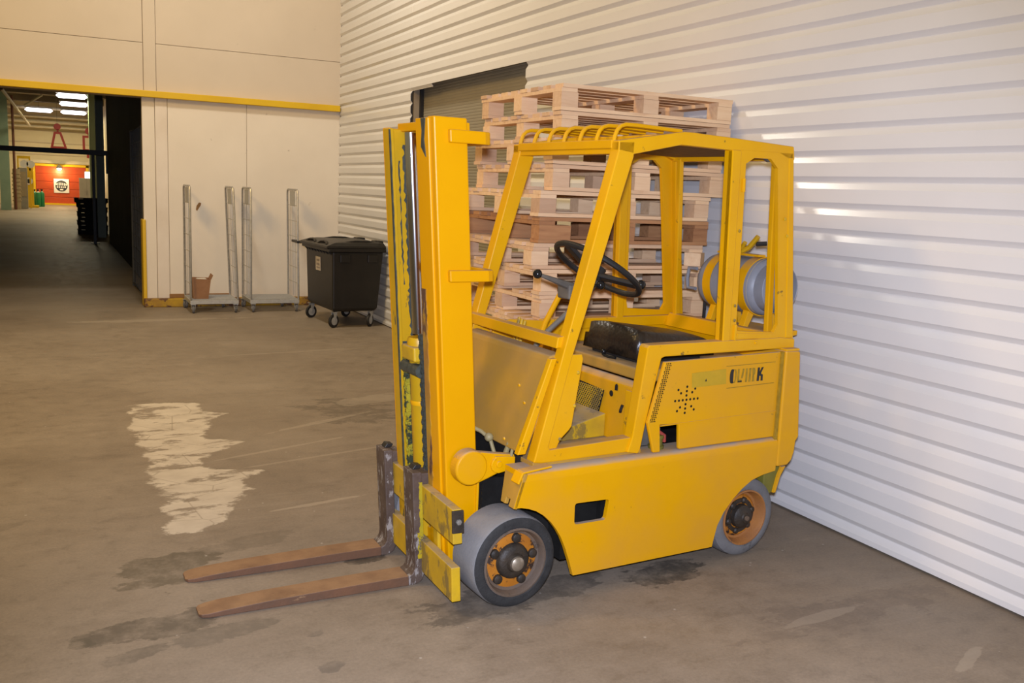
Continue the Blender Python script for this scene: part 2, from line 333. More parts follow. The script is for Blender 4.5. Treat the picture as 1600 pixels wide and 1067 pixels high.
    for (cx, cy, rx, ry, an, k) in [(1.28, 4.86, .34, .022, .18, .55), (1.35, 6.0, .42, .018, .33, .4), (1.75, 6.6, .5, .03, .45, .4), (1.55, 5.75, .5, .015, .22, .35), (2.3, 7.2, .35, .12, .3, .35), (1.1, 12.0, .9, .10, .05, .45), (2.2, 9.5, .9, .03, .1, .25), (3.2, 2.25, .12, .03, .4, .5), (2.9, 2.75, .25, .03, .1, .35)]:
        c = mix(N, L, mathn(N, L, 'MULTIPLY', stain(cx, cy, rx, ry, an, 1.2), k), c, (0.42, 0.35, 0.265))
    # scattered pale specks
    vs = N.new('ShaderNodeTexVoronoi'); vs.inputs['Scale'].default_value = 5.5; L.new(P, vs.inputs['Vector'])
    rs = ramp(N, [(0.025, (1, 1, 1)), (0.04, (0, 0, 0))]); L.new(vs.outputs['Distance'], rs.inputs[0])
    c = mix(N, L, mathn(N, L, 'MULTIPLY', rs.outputs[0], 0.45), c, (0.6, 0.55, 0.48))
    L.new(c, B.inputs['Base Color'])
    rr = ramp(N, [(0.3, (0.46,) * 3), (0.7, (0.68,) * 3)]); L.new(nB.outputs[0], rr.inputs[0]); L.new(rr.outputs[0], B.inputs['Roughness'])
    B.inputs['Specular IOR Level'].default_value = 0.2
    bp = N.new('ShaderNodeBump'); bp.inputs['Strength'].default_value = 0.12; bp.inputs['Distance'].default_value = 0.01
    L.new(nB.outputs[0], bp.inputs['Height']); L.new(bp.outputs[0], B.inputs['Normal'])
    MATS['concrete'] = mt
concrete()

# ------------------------------------------------------------------ mesh helpers
class MB:
    def __init__(s): s.v = []; s.f = []
    def add(s, vs, fs):
        b = len(s.v); s.v += [tuple(v) for v in vs]; s.f += [tuple(i + b for i in f) for f in fs]; return s
    def box(s, x0, x1, y0, y1, z0, z1):
        return s.add([(x0, y0, z0), (x1, y0, z0), (x1, y1, z0), (x0, y1, z0), (x0, y0, z1), (x1, y0, z1), (x1, y1, z1), (x0, y1, z1)],
                     [(3, 2, 1, 0), (4, 5, 6, 7), (0, 1, 5, 4), (1, 2, 6, 5), (2, 3, 7, 6), (3, 0, 4, 7)])
    def ext(s, poly, a, b, axis='y', holes=()):
        """extrude a 2D outline (with holes) from a to b along the axis"""
        def p3(p, t):
            if axis == 'y': return (p[0], t, p[1])
            if axis == 'x': return (t, p[0], p[1])
            return (p[0], p[1], t)
        loops = [list(poly)] + [list(h) for h in holes]
        if holes:
            tris = tessellate_polygon([[Vector((p[0], p[1], 0)) for p in l] for l in loops])
            flat = [p for l in loops for p in l]; n = len(flat)
            s.add([p3(p, a) for p in flat] + [p3(p, b) for p in flat],
                  [tuple(t) for t in tris] + [tuple(i + n for i in reversed(t)) for t in tris])
        else:
            n = len(poly)
            s.add([p3(p, a) for p in poly] + [p3(p, b) for p in poly], [tuple(range(n)), tuple(range(2 * n - 1, n - 1, -1))])
        for l in loops:
            n = len(l)
            s.add([p3(p, a) for p in l] + [p3(p, b) for p in l], [(i, (i + 1) % n, n + (i + 1) % n, n + i) for i in range(n)])
        return s
    def tube(s, path, r, n=8, closed=False, cap=True):
        P = [Vector(p) for p in path]; k = len(P); rings = []
        up = None
        for i in range(k):
            if closed: t = P[(i + 1) % k] - P[i - 1]
            else: t = P[min(i + 1, k - 1)] - P[max(i - 1, 0)]
            t.normalize()
            if up is None:
                up = Vector((0, 0, 1)) if abs(t.z) < 0.9 else Vector((1, 0, 0))
            a = t.cross(up)
            if a.length < 1e-6: a = t.orthogonal()
            a.normalize(); up = a.cross(t).normalized()
            rr = r[i] if isinstance(r, (list, tuple)) else r
            rings.append([P[i] + rr * (cos(2 * pi * j / n) * a + sin(2 * pi * j / n) * up) for j in range(n)])
        vs = [v for g in rings for v in g]; fs = []
        for i in range(k if closed else k - 1):
            for j in range(n):
                a0 = i * n + j; a1 = i * n + (j + 1) % n; b0 = ((i + 1) % k) * n + j; b1 = ((i + 1) % k) * n + (j + 1) % n
                fs.append((a0, a1, b1, b0))
        if not closed and cap: fs += [tuple(range(n - 1, -1, -1)), tuple(range((k - 1) * n, k * n))]
        return s.add(vs, fs)
    def cyl(s, p0, p1, r, n=16): return s.tube([p0, p1], r, n)
    def bar(s, p0, p1, w, h, up=(0, 0, 1)):
        """rectangular bar from p0 to p1: w across, h along up"""
        p0 = Vector(p0); p1 = Vector(p1); t = (p1 - p0).normalized(); a = t.cross(Vector(up)).normalized(); b = a.cross(t).normalized()
        q = []
        for p in (p0, p1):
            for sx, sy in ((-1, -1), (1, -1), (1, 1), (-1, 1)): q.append(p + a * sx * w / 2 + b * sy * h / 2)
        return s.add(q, [(0, 1, 2, 3), (7, 6, 5, 4), (0, 4, 5, 1), (1, 5, 6, 2), (2, 6, 7, 3), (3, 7, 4, 0)])
    def lathe(s, prof, c, axis='y', n=40):
        """prof: (offset along axis, radius); closed loops are not needed, ends with r=0 close themselves"""
        vs = []; fs = []
        k = len(prof)
        for (t, r) in prof:
            for j in range(n):
                a = 2 * pi * j / n
                if axis == 'y': vs.append((c[0] + r * cos(a), c[1] + t, c[2] + r * sin(a)))
                elif axis == 'z': vs.append((c[0] + r * cos(a), c[1] + r * sin(a), c[2] + t))
                else: vs.append((c[0] + t, c[1] + r * cos(a), c[2] + r * sin(a)))
        for i in range(k - 1):
            for j in range(n): fs.append((i * n + j, i * n + (j + 1) % n, (i + 1) * n + (j + 1) % n, (i + 1) * n + j))
        return s.add(vs, fs)
    def sphere(s, c, r, n=16, k=10, sc=(1, 1, 1)):
        vs = []; fs = []
        for i in range(k + 1):
            th = pi * i / k
            for j in range(n): vs.append((c[0] + sc[0] * r * sin(th) * cos(2 * pi * j / n), c[1] + sc[1] * r * sin(th) * sin(2 * pi * j / n), c[2] + sc[2] * r * cos(th)))
        for i in range(k):
            for j in range(n): fs.append((i * n + j, i * n + (j + 1) % n, (i + 1) * n + (j + 1) % n, (i + 1) * n + j))
        return s.add(vs, fs)
    def map(s, fn): s.v = [tuple(fn(*v)) for v in s.v]; return s
    def mesh(s, name, mat, smooth=False, weld=True):
        me = bpy.data.meshes.new(name); me.from_pydata(s.v, [], s.f); me.update()
        bm = bmesh.new(); bm.from_mesh(me)
        if weld: bmesh.ops.remove_doubles(bm, verts=bm.verts, dist=1e-5)
        bmesh.ops.recalc_face_normals(bm, faces=bm.faces)
        bm.to_mesh(me); bm.free()
        me.materials.append(MATS[mat])
        if smooth:
            me.polygons.foreach_set('use_smooth', [True] * len(me.polygons))
            me.set_sharp_from_angle(angle=radians(35))
        return me
    def build(s, name, mat, parent=None, bevel=0, smooth=False, seg=2, label=None):
        o = bpy.data.objects.new(name, s.mesh(name, mat, smooth)); COL.objects.link(o)
        if parent is not None: o.parent = parent
        if bevel:
            b = o.modifiers.new('bevel', 'BEVEL'); b.width = bevel; b.segments = seg; b.limit_method = 'ANGLE'; b.angle_limit = radians(38); b.harden_normals = False
        if label: o['label'] = label
        return o
def obj_from(me, name, parent=None, loc=(0, 0, 0), rot=(0, 0, 0)):
    o = bpy.data.objects.new(name, me); COL.objects.link(o)
    if parent is not None: o.parent = parent
    o.location = loc; o.rotation_euler = rot
    return o
def thing(name, label, cat, loc=(0, 0, 0), rz=0, group=None):
    o = bpy.data.objects.new(name, None); COL.objects.link(o); o.empty_display_size = 0.2
    o.location = loc; o.rotation_euler = (0, 0, rz); o['label'] = label; o['category'] = cat
    if group: o['group'] = group
    return o
def tag(o, label, cat, group=None, kind=None):
    o['label'] = label; o['category'] = cat
    if group: o['group'] = group
    if kind: o['kind'] = kind
    return o
def struct(o, label=None):
    o['kind'] = 'structure'
    if label: o['label'] = label
    return o
def arc(cx, cy, r, a0, a1, n=6): return [(cx + r * cos(radians(a0 + (a1 - a0) * i / n)), cy + r * sin(radians(a0 + (a1 - a0) * i / n))) for i in range(n + 1)]
def ray_at(px, py, Y):
    """world point where the line of sight through a photo pixel meets the plane y = Y"""
    d = ((px - 800.0) / 1457.0, (py - 533.5) / 1457.0, 1.0)
    w = [sum(RC[r][k] * d[k] for k in range(3)) for r in range(3)]
    t = Y / w[1]
    return (w[0] * t, Y, CAM_H + w[2] * t)

# ------------------------------------------------------------------ shell
XW = 3.735; YB = 13.30
fl = struct(MB().add([(-14, -8, 0), (14, -8, 0), (14, 62, 0), (-14, 62, 0)], [(0, 1, 2, 3)]).build('floor', 'concrete'), 'worn brown-grey concrete floor with a scraped pale patch')

# right wall: horizontal trapezoid cladding, sheets around the shutter opening
PITCH = 0.137; Z0 = 0.092; DEP = 0.021; TOP = 6.2
def rib_profile(z0, z1):
    """(x, z) points of the sheet from z0 up to z1; dark undersides centred on Z0 + k*PITCH"""
    pts = []
    k = int((z0 - Z0) / PITCH) - 2
    key = []
    while Z0 + k * PITCH < z1 + PITCH:
        b = Z0 + k * PITCH
        key += [(-0.046, 0.0), (-0.014, DEP), (-0.010, DEP), (0.014, 0.0)] and [(b - 0.052, 0.0), (b - 0.017, DEP), (b - 0.013, DEP), (b + 0.014, 0.0)]
        k += 1
    def val(z):
        for i in range(len(key) - 1):
            if key[i][0] <= z <= key[i + 1][0]:
                t = (z - key[i][0]) / (key[i + 1][0] - key[i][0]); return key[i][1] + t * (key[i + 1][1] - key[i][1])
        return 0
    zs = [z0] + [z for z, _ in key if z0 < z < z1] + [z1]
    return [(XW + val(z), z) for z in zs]
def sheet(y0, y1, z0, z1, name, parent=None, dx=0.0):
    pr = rib_profile(z0, z1); n = len(pr); M = MB()
    vs = [(x + dx, y0, z) for x, z in pr] + [(x + dx, y1, z) for x, z in pr] + [(x + dx + 0.006, y0, z) for x, z in pr] + [(x + dx + 0.006, y1, z) for x, z in pr]
    fs = []
    for i in range(n - 1):
        fs += [(i, i + 1, n + i + 1, n + i), (2 * n + i, 3 * n + i, 3 * n + i + 1, 2 * n + i + 1), (i, 2 * n + i, 2 * n + i + 1, i + 1), (n + i, n + i + 1, 3 * n + i + 1, 3 * n + i)]
    fs += [(0, n, 3 * n, 2 * n), (n - 1, 3 * n - 1, 4 * n - 1, 2 * n - 1)]
    return M.add(vs, fs).build(name, 'cladding', parent)
DY0, DY1, DZ = 7.45, 10.36, 2.845
wr = struct(sheet(-4.0, DY0, 0.012, TOP, 'wall_right'), 'white horizontally ribbed metal wall')
sheet(DY1, YB, 0.012, TOP, 'cladding_sheet', wr, 0.002)
sheet(DY0, 9.72, DZ, TOP, 'cladding_sheet', wr, 0.001)
sheet(9.72, DY1, DZ - 0.03, TOP, 'cladding_sheet', wr, 0.003)
MB().box(XW + 0.03, XW + 0.05, -4.0, YB, 0.0, 0.02).build('bottom_flashing', 'dark_cavity', wr)
# wall body behind the sheets, with the shutter reveal
M = MB(); M.box(XW + 0.04, XW + 0.34, -4.0, DY0 - 0.05, 0, TOP); M.box(XW + 0.04, XW + 0.34, DY1 + 0.12, YB + 0.3, 0, TOP); M.box(XW + 0.04, XW + 0.34, DY0 - 0.05, DY1 + 0.12, DZ + 0.05, TOP)
M.build('wall_core', 'frame_grey', wr)
d1 = struct(MB().box(XW + 0.16, XW + 0.18, DY0 - 0.1, DY1 + 0.2, 0, DZ + 0.3).build('door_1', 'shutter'), 'olive grey roller shutter in the ribbed wall behind the pallets')
sl = MB().ext([(0, 0), (-0.0025, 0.006), (-0.0025, 0.022), (0, 0.028)], DY0 - 0.1, DY1 + 0.2, 'y').mesh('shutter_slat', 'shutter')
for i in range(98):
    obj_from(sl, 'shutter_slat', d1, (XW + 0.16, 0, 0.004 + i * 0.0305))
MB().box(XW + 0.05, XW + 0.155, DY1 + 0.01, DY1 + 0.12, 0, DZ + 0.1).build('door_jamb', 'frame_grey', d1)
MB().box(XW + 0.115, XW + 0.152, DY1 - 0.03, DY1 + 0.008, 0, DZ).build('guide_rail', 'black', d1)

# back wall: slab with cream panels, yellow sliding-door rail
OX = 1.115    # right edge of the passage
RZ0, RZ1 = 2.735, 2.818
wb = struct(MB().box(OX + 0.01, XW + 0.3, YB + 0.04, YB + 0.22, 0, TOP).box(-9, OX + 0.01, YB + 0.04, YB + 0.22, RZ0, TOP).build('wall_back', 'seam'), 'cream panelled wall with a passage on its left')
def panel(x0, x1, z0, z1, mat, y=YB, g=0.0022):
    return MB().box(x0 + g, x1 - g, y, y + 0.04, z0 + g, z1 - g).build('wall_panel', mat, wb, bevel=0.003, seg=1)
SEAM = 3.42
panel(-9, 1.145, RZ1 - .02, SEAM, 'cream_wall'); panel(-9, 1.145, SEAM, TOP, 'cream_wall')
panel(1.145, 1.30, RZ1 - .02, TOP, 'cream_wall', YB - 0.012)
panel(1.30, XW + .02, RZ1 - .02, SEAM, 'cream_wall'); panel(1.30, XW + .02, SEAM, TOP, 'cream_wall')
panel(OX, 1.275, 0.02, RZ0 + .02, 'cream_wall_low', YB + 0.006); panel(1.275, 1.43, 0.02, RZ0 + .02, 'cream_strip', YB - 0.006)
panel(1.43, 2.45, 0.02, RZ0 + .02, 'cream_wall_low'); panel(2.45, XW + .02, 0.02, RZ0 + .02, 'cream_wall_low', YB + 0.003)
t1 = struct(MB().box(-9, XW - 0.01, YB - 0.10, YB - 0.002, RZ0, RZ1).build('trim_1', 'rail_yellow', bevel=0.006), 'long yellow door rail across the cream wall')
t2 = struct(MB().box(OX - 0.02, 3.45, YB - 0.10, YB - 0.004, 0.0, 0.115).build('trim_2', 'kick_yellow', bevel=0.01), 'battered yellow kick rail at the foot of the cream wall')
MB().box(1.42, 2.20, YB - 0.03, YB - 0.002, 0.115, 0.17).build('bare_strip', 'scrape_brown', t2, bevel=0.005)
t3 = struct(MB().box(OX - 0.02, OX + 0.025, YB - 0.02, YB + 0.24, 0.0, 1.16).build('trim_3', 'rail_yellow', bevel=0.01), 'worn yellow corner guard at the passage edge')
# bare scar on the panel
MB().ext([(1.79, 1.29), (1.84, 1.37), (1.845, 1.40), (1.815, 1.405), (1.785, 1.36), (1.775, 1.31)], YB - 0.0015, YB + 0.01).build('paint_scar', 'scrape_brown', wb)

# passage and far hall
bwall = struct(MB().box(1.36, 1.46, YB + 0.26, 26.2, 0, 5.2).build('wall_passage', 'curtain_black'), 'black wall lining the right of the passage')
HE = 55.0
struct(MB().box(-3.0, -2.7, YB + 0.3, HE, 0, 5.4).build('wall_left', 'hall_cream'), 'pale wall on the left of the far hall')
struct(MB().box(2.5, 2.7, 26.2, HE, 0, 5.4).box(1.46, 2.6, 26.0, 26.2, 0, 5.2).build('wall_hall', 'hall_cream'), 'pale wall on the right of the far hall')
we = struct(MB().box(-3.0, 2.7, HE, HE + 0.2, 0, 5.4).build('wall_end', 'hall_cream'), 'cream end wall around the red door')
for z in (2.55, 3.15, 3.75):
    MB().box(-3.0, 2.7, HE - 0.03, HE - 0.002, z, z + 0.03).build('wall_rib', 'seam', we)
ce = struct(MB().box(-3.2, 2.9, YB + 0.2, HE + 0.2, 5.2, 5.35).build('ceiling', 'ceiling_dark'), 'dim ceiling of the far hall with beams')
for y in (20, 25, 30, 35, 40, 45, 50):
    MB().box(-3, 2.6, y, y + 0.22, 4.92, 5.2).build('ceiling_beam', 'ceiling_dark', ce)
for (y, z, r) in ((53.6, 4.42, 0.07), (54.2, 4.2, 0.09), (54.4, 3.95, 0.06), (51.5, 4.72, 0.08)):
    MB().cyl((-2.7, y, z), (2.5, y, z), r, 10).build('ceiling_pipe', 'pipe_white', ce)
p0 = ray_at(2, 138, 33); p1 = ray_at(46, 196, 47)
MB().tube([p0, p1], 0.05, 8).build('ceiling_pipe', 'pipe_white', ce)
p0 = ray_at(38, 165, 44); p1 = ray_at(66, 148, 44)
MB().tube([p0, p1], 0.045, 8).build('ceiling_pipe', 'pipe_white', ce)
# columns of the far hall
def column(x0, x1, y, mat, label, n):
    M = MB(); M.box(x0, x1, y, y + 0.04, 0, 5.2).box(x0, x1, y + 0.36, y + 0.4, 0, 5.2).box((x0 + x1) / 2 - .03, (x0 + x1) / 2 + .03, y + .04, y + .36, 0, 5.2)
    return struct(M.build('trim_%d' % n, mat), label)
column(-1.86, -1.48, 46, 'hall_green', 'grey-green steel column left in the far hall', 4)
a = ray_at(147, 250, 40)[0]; b = ray_at(155, 250, 40)[0]
column(a - 0.15, b + 0.10, 40, 'hall_pale_green', 'pale green steel column right of the red door', 5)
a = ray_at(151, 250, 28)[0]; b = ray_at(163, 250, 28)[0]
column(a, b, 28, 'hall_dark_green', 'dark green steel column by the black wall', 6)

# ------------------------------------------------------------------ forklift (x = rearward, y = away from the camera, z = up)
FO = (1.658456, 3.297136, 0.0); FA = radians(4.5)
FK = thing('forklift', 'worn yellow forklift truck with overhead guard and forks on the floor', 'forklift', FO, FA)
VW = 0.98; VC = 0.49
def mir(poly): return poly
# --- chassis
skirt = [(0.028, .440), (0.062, .548), (1.546, .548), (1.542, .423), (1.46, .412), (1.387, .393), (1.325, .357), (1.269, .311), (1.215, .252), (1.180, .190), (1.165, .130), (1.156, .088),
         (0.346, .090), (0.322, .16), (0.295, .229), (0.272, .277), (0.246, .317), (0.215, .355), (0.179, .388), (0.14, .413), (0.101, .429), (0.065, .438)]
def rquad(q, r=0.016, n=4):
    out = []
    k = len(q)
    for i in range(k):
        p = Vector(q[i]); a = (Vector(q[i - 1]) - p).normalized(); b = (Vector(q[(i + 1) % k]) - p).normalized()
        for j in range(n + 1):
            t = j / n; out.append(tuple(p + a * r * (1 - t) ** 2 + b * r * t ** 2))
    return out
win = rquad([(.336, .420), (.520, .415), (.506, .322), (.338, .324)])
fr = MB().box(0.36, 1.12, 0.13, 0.85, 0.11, 0.57).box(1.12, 1.55, 0.24, 0.74, 0.2, 0.57).box(-0.01, 0.36, 0.235, 0.745, 0.16, 0.5)
chassis = fr.build('chassis', 'dark_cavity', FK)
for near in (1, 0):
    M = MB(); M.ext(skirt, 0.0, 0.022, 'y', holes=[win] if near else ())
    M.ext([(0, .546), (.0015, .560), (.007, .573), (.016, .582), (.030, .5875), (.05, .589), (.14, .589), (.14, .565), (.022, .565), (.022, .546)], 0.062, 1.546, 'x')
    if not near: M.map(lambda x, y, z: (x, VW - y, z))
    M.build('side_skirt', 'yellow_body', FK, smooth=True)
# front bracket plate with a notch, near and far
for near in (1, 0):
    M = MB()
    pl = [(0.0, 0.0), (0.0, 0.045), (0.018, 0.045), (0.018, 0.028), (0.052, 0.028), (0.052, 0.0), (0.085, 0.0), (0.125, 0.16), (0.0, 0.16)]
    # plate in the leaning front plane, p -> (across v, up the slope)
    for side in (0, 0.014):
        pass
    base = (0.026, .438); s0 = (0.3, 0.954)
    def fmap(a_, h_, t_): return (base[0] + s0[0] * h_ + 0.954 * t_, a_, base[1] + s0[1] * h_ - 0.3 * t_)
    M.ext([(0.0, 0.0), (0.045, 0.0), (0.045, 0.03), (0.075, 0.03), (0.075, 0.002), (0.11, 0.002), (0.155, 0.155), (0.0, 0.155)], 0.0, 0.02, 'z')
    M.map(lambda x, y, z: fmap(x, y, z))
    if not near: M.map(lambda x, y, z: (x, VW - y, z))
    M.build('front_bracket', 'yellow_dusty', FK, bevel=0.004)
    M = MB().bar((0.06, 0.012, 0.592), (0.20, 0.012, 0.604), 0.05, 0.010).bar((0.062, 0.02, 0.592), (0.040, 0.02, 0.545), 0.06, 0.010)
    if not near: M.map(lambda x, y, z: (x, VW - y, z))
    M.build('step_clip', 'yellow', FK, bevel=0.003)
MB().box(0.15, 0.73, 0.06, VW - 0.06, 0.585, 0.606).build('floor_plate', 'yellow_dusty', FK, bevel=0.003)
for v in (.25, .68): MB().box(-0.04, 0.10, v, v + .05, 0.18, 0.50).build('mast_mount', 'yellow', FK, bevel=0.006)
MB().cyl((0.05, 0.10, 0.2), (0.05, 0.88, 0.2), 0.055, 16).build('front_axle', 'hub_black', FK)
MB().cyl((1.37, 0.16, 0.2), (1.37, 0.82, 0.2), 0.04, 16).box(1.31, 1.43, 0.3, 0.68, 0.16, 0.3).build('rear_axle', 'hub_black', FK)
MB().box(0.55, 0.60, 0.10, 0.16, 0.14, 0.45).build('inner_rib', 'dark_cavity', FK)

# --- wheels
def front_wheel(vout, sgn):
    c = (0.05, vout, 0.2)
    def P(pr): return [(t * sgn, r) for t, r in pr]
    w = MB().lathe(P([(0.205, 0.135), (0.205, 0.185), (0.190, 0.1985), (0.165, 0.2), (0.022, 0.2), (0.008, 0.194), (0.0, 0.180), (0.0, 0.150), (0.006, 0.143)]), c, 'y', 56)
    wheel = w.build('front_wheel', 'rubber_dusty', FK, smooth=True)
    sw = MB().lathe(P([(0.004, 0.1945), (-0.002, 0.186), (-0.004, 0.176), (-0.004, 0.156), (0.002, 0.148)]), c, 'y', 56).build('tyre_wall', 'rubber_dark', wheel, smooth=True)
    MB().lathe(P([(0.02, 0.152), (-0.003, 0.150), (-0.005, 0.142), (0.002, 0.137), (0.028, 0.131), (0.034, 0.112)]), c, 'y', 56).build('rim', 'rim_dirty', wheel, smooth=True)
    MB().lathe(P([(0.034, 0.124), (0.029, 0.112), (0.029, 0.050), (0.05, 0.03)]), c, 'y', 40).build('wheel_disc', 'rim_orange', wheel, smooth=True)
    MB().lathe(P([(0.05, 0.082), (0.016, 0.076), (0.004, 0.064), (0.000, 0.042), (-0.012, 0.036), (-0.014, 0.0)]), c, 'y', 32).build('hub', 'hub_black', wheel, smooth=True)
    MB().lathe(P([(0.0, 0.034), (-0.022, 0.030), (-0.030, 0.018), (-0.032, 0.0)]), c, 'y', 24).build('axle_cap', 'bare_steel', wheel, smooth=True)
    for k in range(5):
        a = radians(10 + 72 * k)
        q = (c[0] + 0.099 * cos(a), c[1], c[2] + 0.099 * sin(a))
        MB().lathe(P([(0.035, 0.022), (0.017, 0.020), (0.012, 0.012), (0.012, 0.0)]), q, 'y', 12).build('lug_nut', 'hub_black', wheel, smooth=True)
    return wheel
def rear_wheel(vout, sgn):
    c = (1.372, vout, 0.2)
    def P(pr): return [(t * sgn, r) for t, r in pr]
    wheel = MB().lathe(P([(0.135, 0.13), (0.135, 0.182), (0.118, 0.197), (0.095, 0.2), (0.035, 0.2), (0.012, 0.194), (0.0, 0.178), (-0.002, 0.155), (0.004, 0.138)]), c, 'y', 56).build('rear_wheel', 'rubber', FK, smooth=True)
    MB().lathe(P([(0.03, 0.142), (-0.003, 0.140), (-0.004, 0.133), (0.006, 0.128), (0.045, 0.118), (0.052, 0.095)]), c, 'y', 56).build('rim', 'rim_rust', wheel, smooth=True)
    MB().lathe(P([(0.049, 0.108), (0.040, 0.098), (0.038, 0.06), (0.05, 0.03)]), c, 'y', 40).build('wheel_disc', 'rim_orange', wheel, smooth=True)
    MB().lathe(P([(0.05, 0.062), (0.012, 0.058), (0.0, 0.045), (-0.006, 0.026), (-0.012, 0.022), (-0.014, 0.0)]), c, 'y', 32).build('hub', 'hub_black', wheel, smooth=True)
    ring = MB()
    for k in range(6):
        a = radians(15 + 60 * k)
        q = (c[0] + 0.078 * cos(a), c[1], c[2] + 0.078 * sin(a))
        ring = MB().lathe(P([(0.045, 0.017), (0.028, 0.016), (0.022, 0.010), (0.022, 0.0)]), q, 'y', 12); ring.build('lug_nut', 'hub_black', wheel, smooth=True)
    MB().lathe(P([(0.050, 0.088), (0.034, 0.087), (0.034, 0.066), (0.050, 0.065)]), c, 'y', 40).build('bolt_ring', 'hub_black', wheel, smooth=True)
    MB().lathe(P([(-0.010, 0.014), (-0.020, 0.012), (-0.022, 0.0)]), c, 'y', 16).build('axle_cap', 'rim_dirty', wheel, smooth=True)
    return wheel
front_wheel(0.004, 1); front_wheel(VW - 0.004, -1); rear_wheel(0.012, 1); rear_wheel(VW - 0.012, -1)

# --- counterweight and hood
cw = [(1.552, .440), (1.625, .440), (1.652, .462), (1.668, .505), (1.672, .560), (1.690, .582), (1.648, 1.012), (1.640, 1.022), (1.548, 1.025)]
CWT = MB().ext(cw, 0.0, VW).build('counterweight', 'yellow_body', FK, bevel=0.010, seg=3)
MB().ext([(1.50, .425), (1.63, .432), (1.60, .385), (1.572, .30), (1.50, .28)], 0.03, VW - 0.03).build('rear_apron', 'green_paint', FK, bevel=0.006)
MB().ext([(1.605, .43), (1.632, .43), (1.602, .385), (1.577, .30), (1.562, .30), (1.584, .385)], 0.018, 0.034).build('apron_edge', 'yellow_body', FK)
MB().box(1.553, 1.644, 0.004, VW - 0.004, 1.022, 1.034).build('counterweight_cap', 'yellow', FK, bevel=0.004)
pan = [(.805, 1.010), (1.540, 1.019), (1.546, .592), (.925, .592), (.921, .600), (.911, .715), (.800, .719), (.812, .592), (.772, .592), (.728, .735)]
for near in (1, 0):
    M = MB().ext(pan, 0.022, 0.042)
    if not near: M.map(lambda x, y, z: (x, VW - y, z))
    pn = M.build('hood_side_panel', 'yellow_body', FK, bevel=0.005)
    if near:
        M = MB().ext([(.80, .718), (1.552, .726), (1.552, .721), (.80, .713)], 0.019, 0.024); M.build('panel_crease', 'yellow_body', pn)
        # perforated strip along the sloping edge
        M = MB()
        for i in range(30):
            t = (i + 0.5) / 30
            for j in range(3):
                s = 0.008 + 0.0105 * j + (0.005 if i % 2 else 0)
                x = .805 + (.728 - .805) * t + s + 0.003; z = 1.006 + (.735 - 1.006) * t
                M.lathe([(0.0, 0.0038), (-0.0005, 0.0)], (x, 0.0212, z), 'y', 6)
        o = M.build('vent_perforation', 'dark_cavity', pn); o['kind'] = 'stuff'
        # star of drilled holes
        hm = MB().lathe([(0.0, 0.0062), (-0.0006, 0.0)], (0, 0, 0), 'y', 10).mesh('sound_hole', 'dark_cavity')
        hs = [(.946 + .0225 * i, .826 + 0.0004 * i) for i in range(-3, 4)] + [(.943 + .0007 * i, .826 + .0205 * i) for i in (-3, -2, -1, 1, 2, 3)] + [(.944 + .0168 * i * q, .826 + .0165 * i) for i in (-3, -2, 2, 3) for q in (1, -1)]
        for (hx, hz) in hs: obj_from(hm, 'sound_hole', pn, (hx, 0.0212, hz))
        MB().box(1.53, 1.556, .012, .03, .43, 1.02).build('panel_seam', 'ghost_paint', FK) if near else None
        MB().ext([(.967, .949), (1.178, .957), (1.185, .884), (.973, .880)], 0.0205, 0.024).build('faded_plate', 'olive', pn)
        MB().ext([(1.050, .905), (1.062, .905), (1.056, .918)], 0.0198, 0.024).build('plate_mark', 'black', pn)
        # maker's plate with half-peeled lettering
        M = MB()
        for (x0, z0, x1, z1) in ((1.180, .968, 1.500, .972), (1.190, .862, 1.500, .868)): M.bar((x0, 0.0215, z0), (x1, 0.0215, z1), 0.003, 0.003)
        M.build('nameplate_frame', 'ghost_paint', pn)
        hl = 0.066; lx = 1.205; lz = 0.8845; sc = 0.238 / 5.05
        def glyph(polys, x0, mat, name, holes=()):
            for pg in polys:
                M = MB().ext([(lx + (x0 + a_) * sc, lz + b_ * hl + (x0 * sc) * 0.018) for a_, b_ in pg], 0.0198, 0.0235)
                M.build(name, mat, pn)
        cL = [(.40, -.02)] + [(.36 - .34 * sin(radians(t)) ** .6, .5 - .52 * cos(radians(t))) for t in range(10, 171, 10)] + [(.40, 1.02), (.50, .98), (.46, .75), (.46, .25), (.50, .02)]
        glyph([cL], 0, 'black', 'letter')
        glyph([[(.54, 0.0), (.52, .06), (.66, .10), (.70, .3), (.72, .7), (.66, .93), (.54, .95), (.54, 1.0), (.76, 1.0), (.90, .75), (.88, .25), (.74, .02)]], 0, 'ghost_paint', 'letter')
        glyph([[(1.05, .05), (1.05, 1), (1.27, 1), (1.27, .2), (1.6, .2), (1.6, .05)]], 0, 'ghost_paint', 'letter')
        glyph([[(1.12, .02), (1.12, .13), (1.28, .15), (1.36, .08), (1.50, .16), (1.66, .14), (1.66, .02)]], 0, 'black', 'letter')
        glyph([[(1.55, .3), (1.72, 1), (1.92, 1), (1.78, .3)], [(2.15, .0), (2.15, 1), (2.38, 1), (2.38, .0)]], 0, 'ghost_paint', 'letter')
        glyph([[(2.62, 0), (2.62, 1), (2.88, 1), (2.88, 0)], [(3.1, 0), (3.14, .5), (3.06, .85), (3.06, 1), (3.36, 1), (3.48, .8), (3.44, .55), (3.32, .45), (3.42, 0)]], 0, 'ghost_paint', 'letter')
        glyph([[(3.78, 0), (3.82, 1), (4.08, 1), (4.08, .62), (4.36, 1), (4.62, 1), (4.30, .58), (4.34, .5), (4.56, .46), (4.60, 0), (4.34, 0), (4.32, .34), (4.08, .38), (4.06, 0)]], 0, 'black', 'letter')
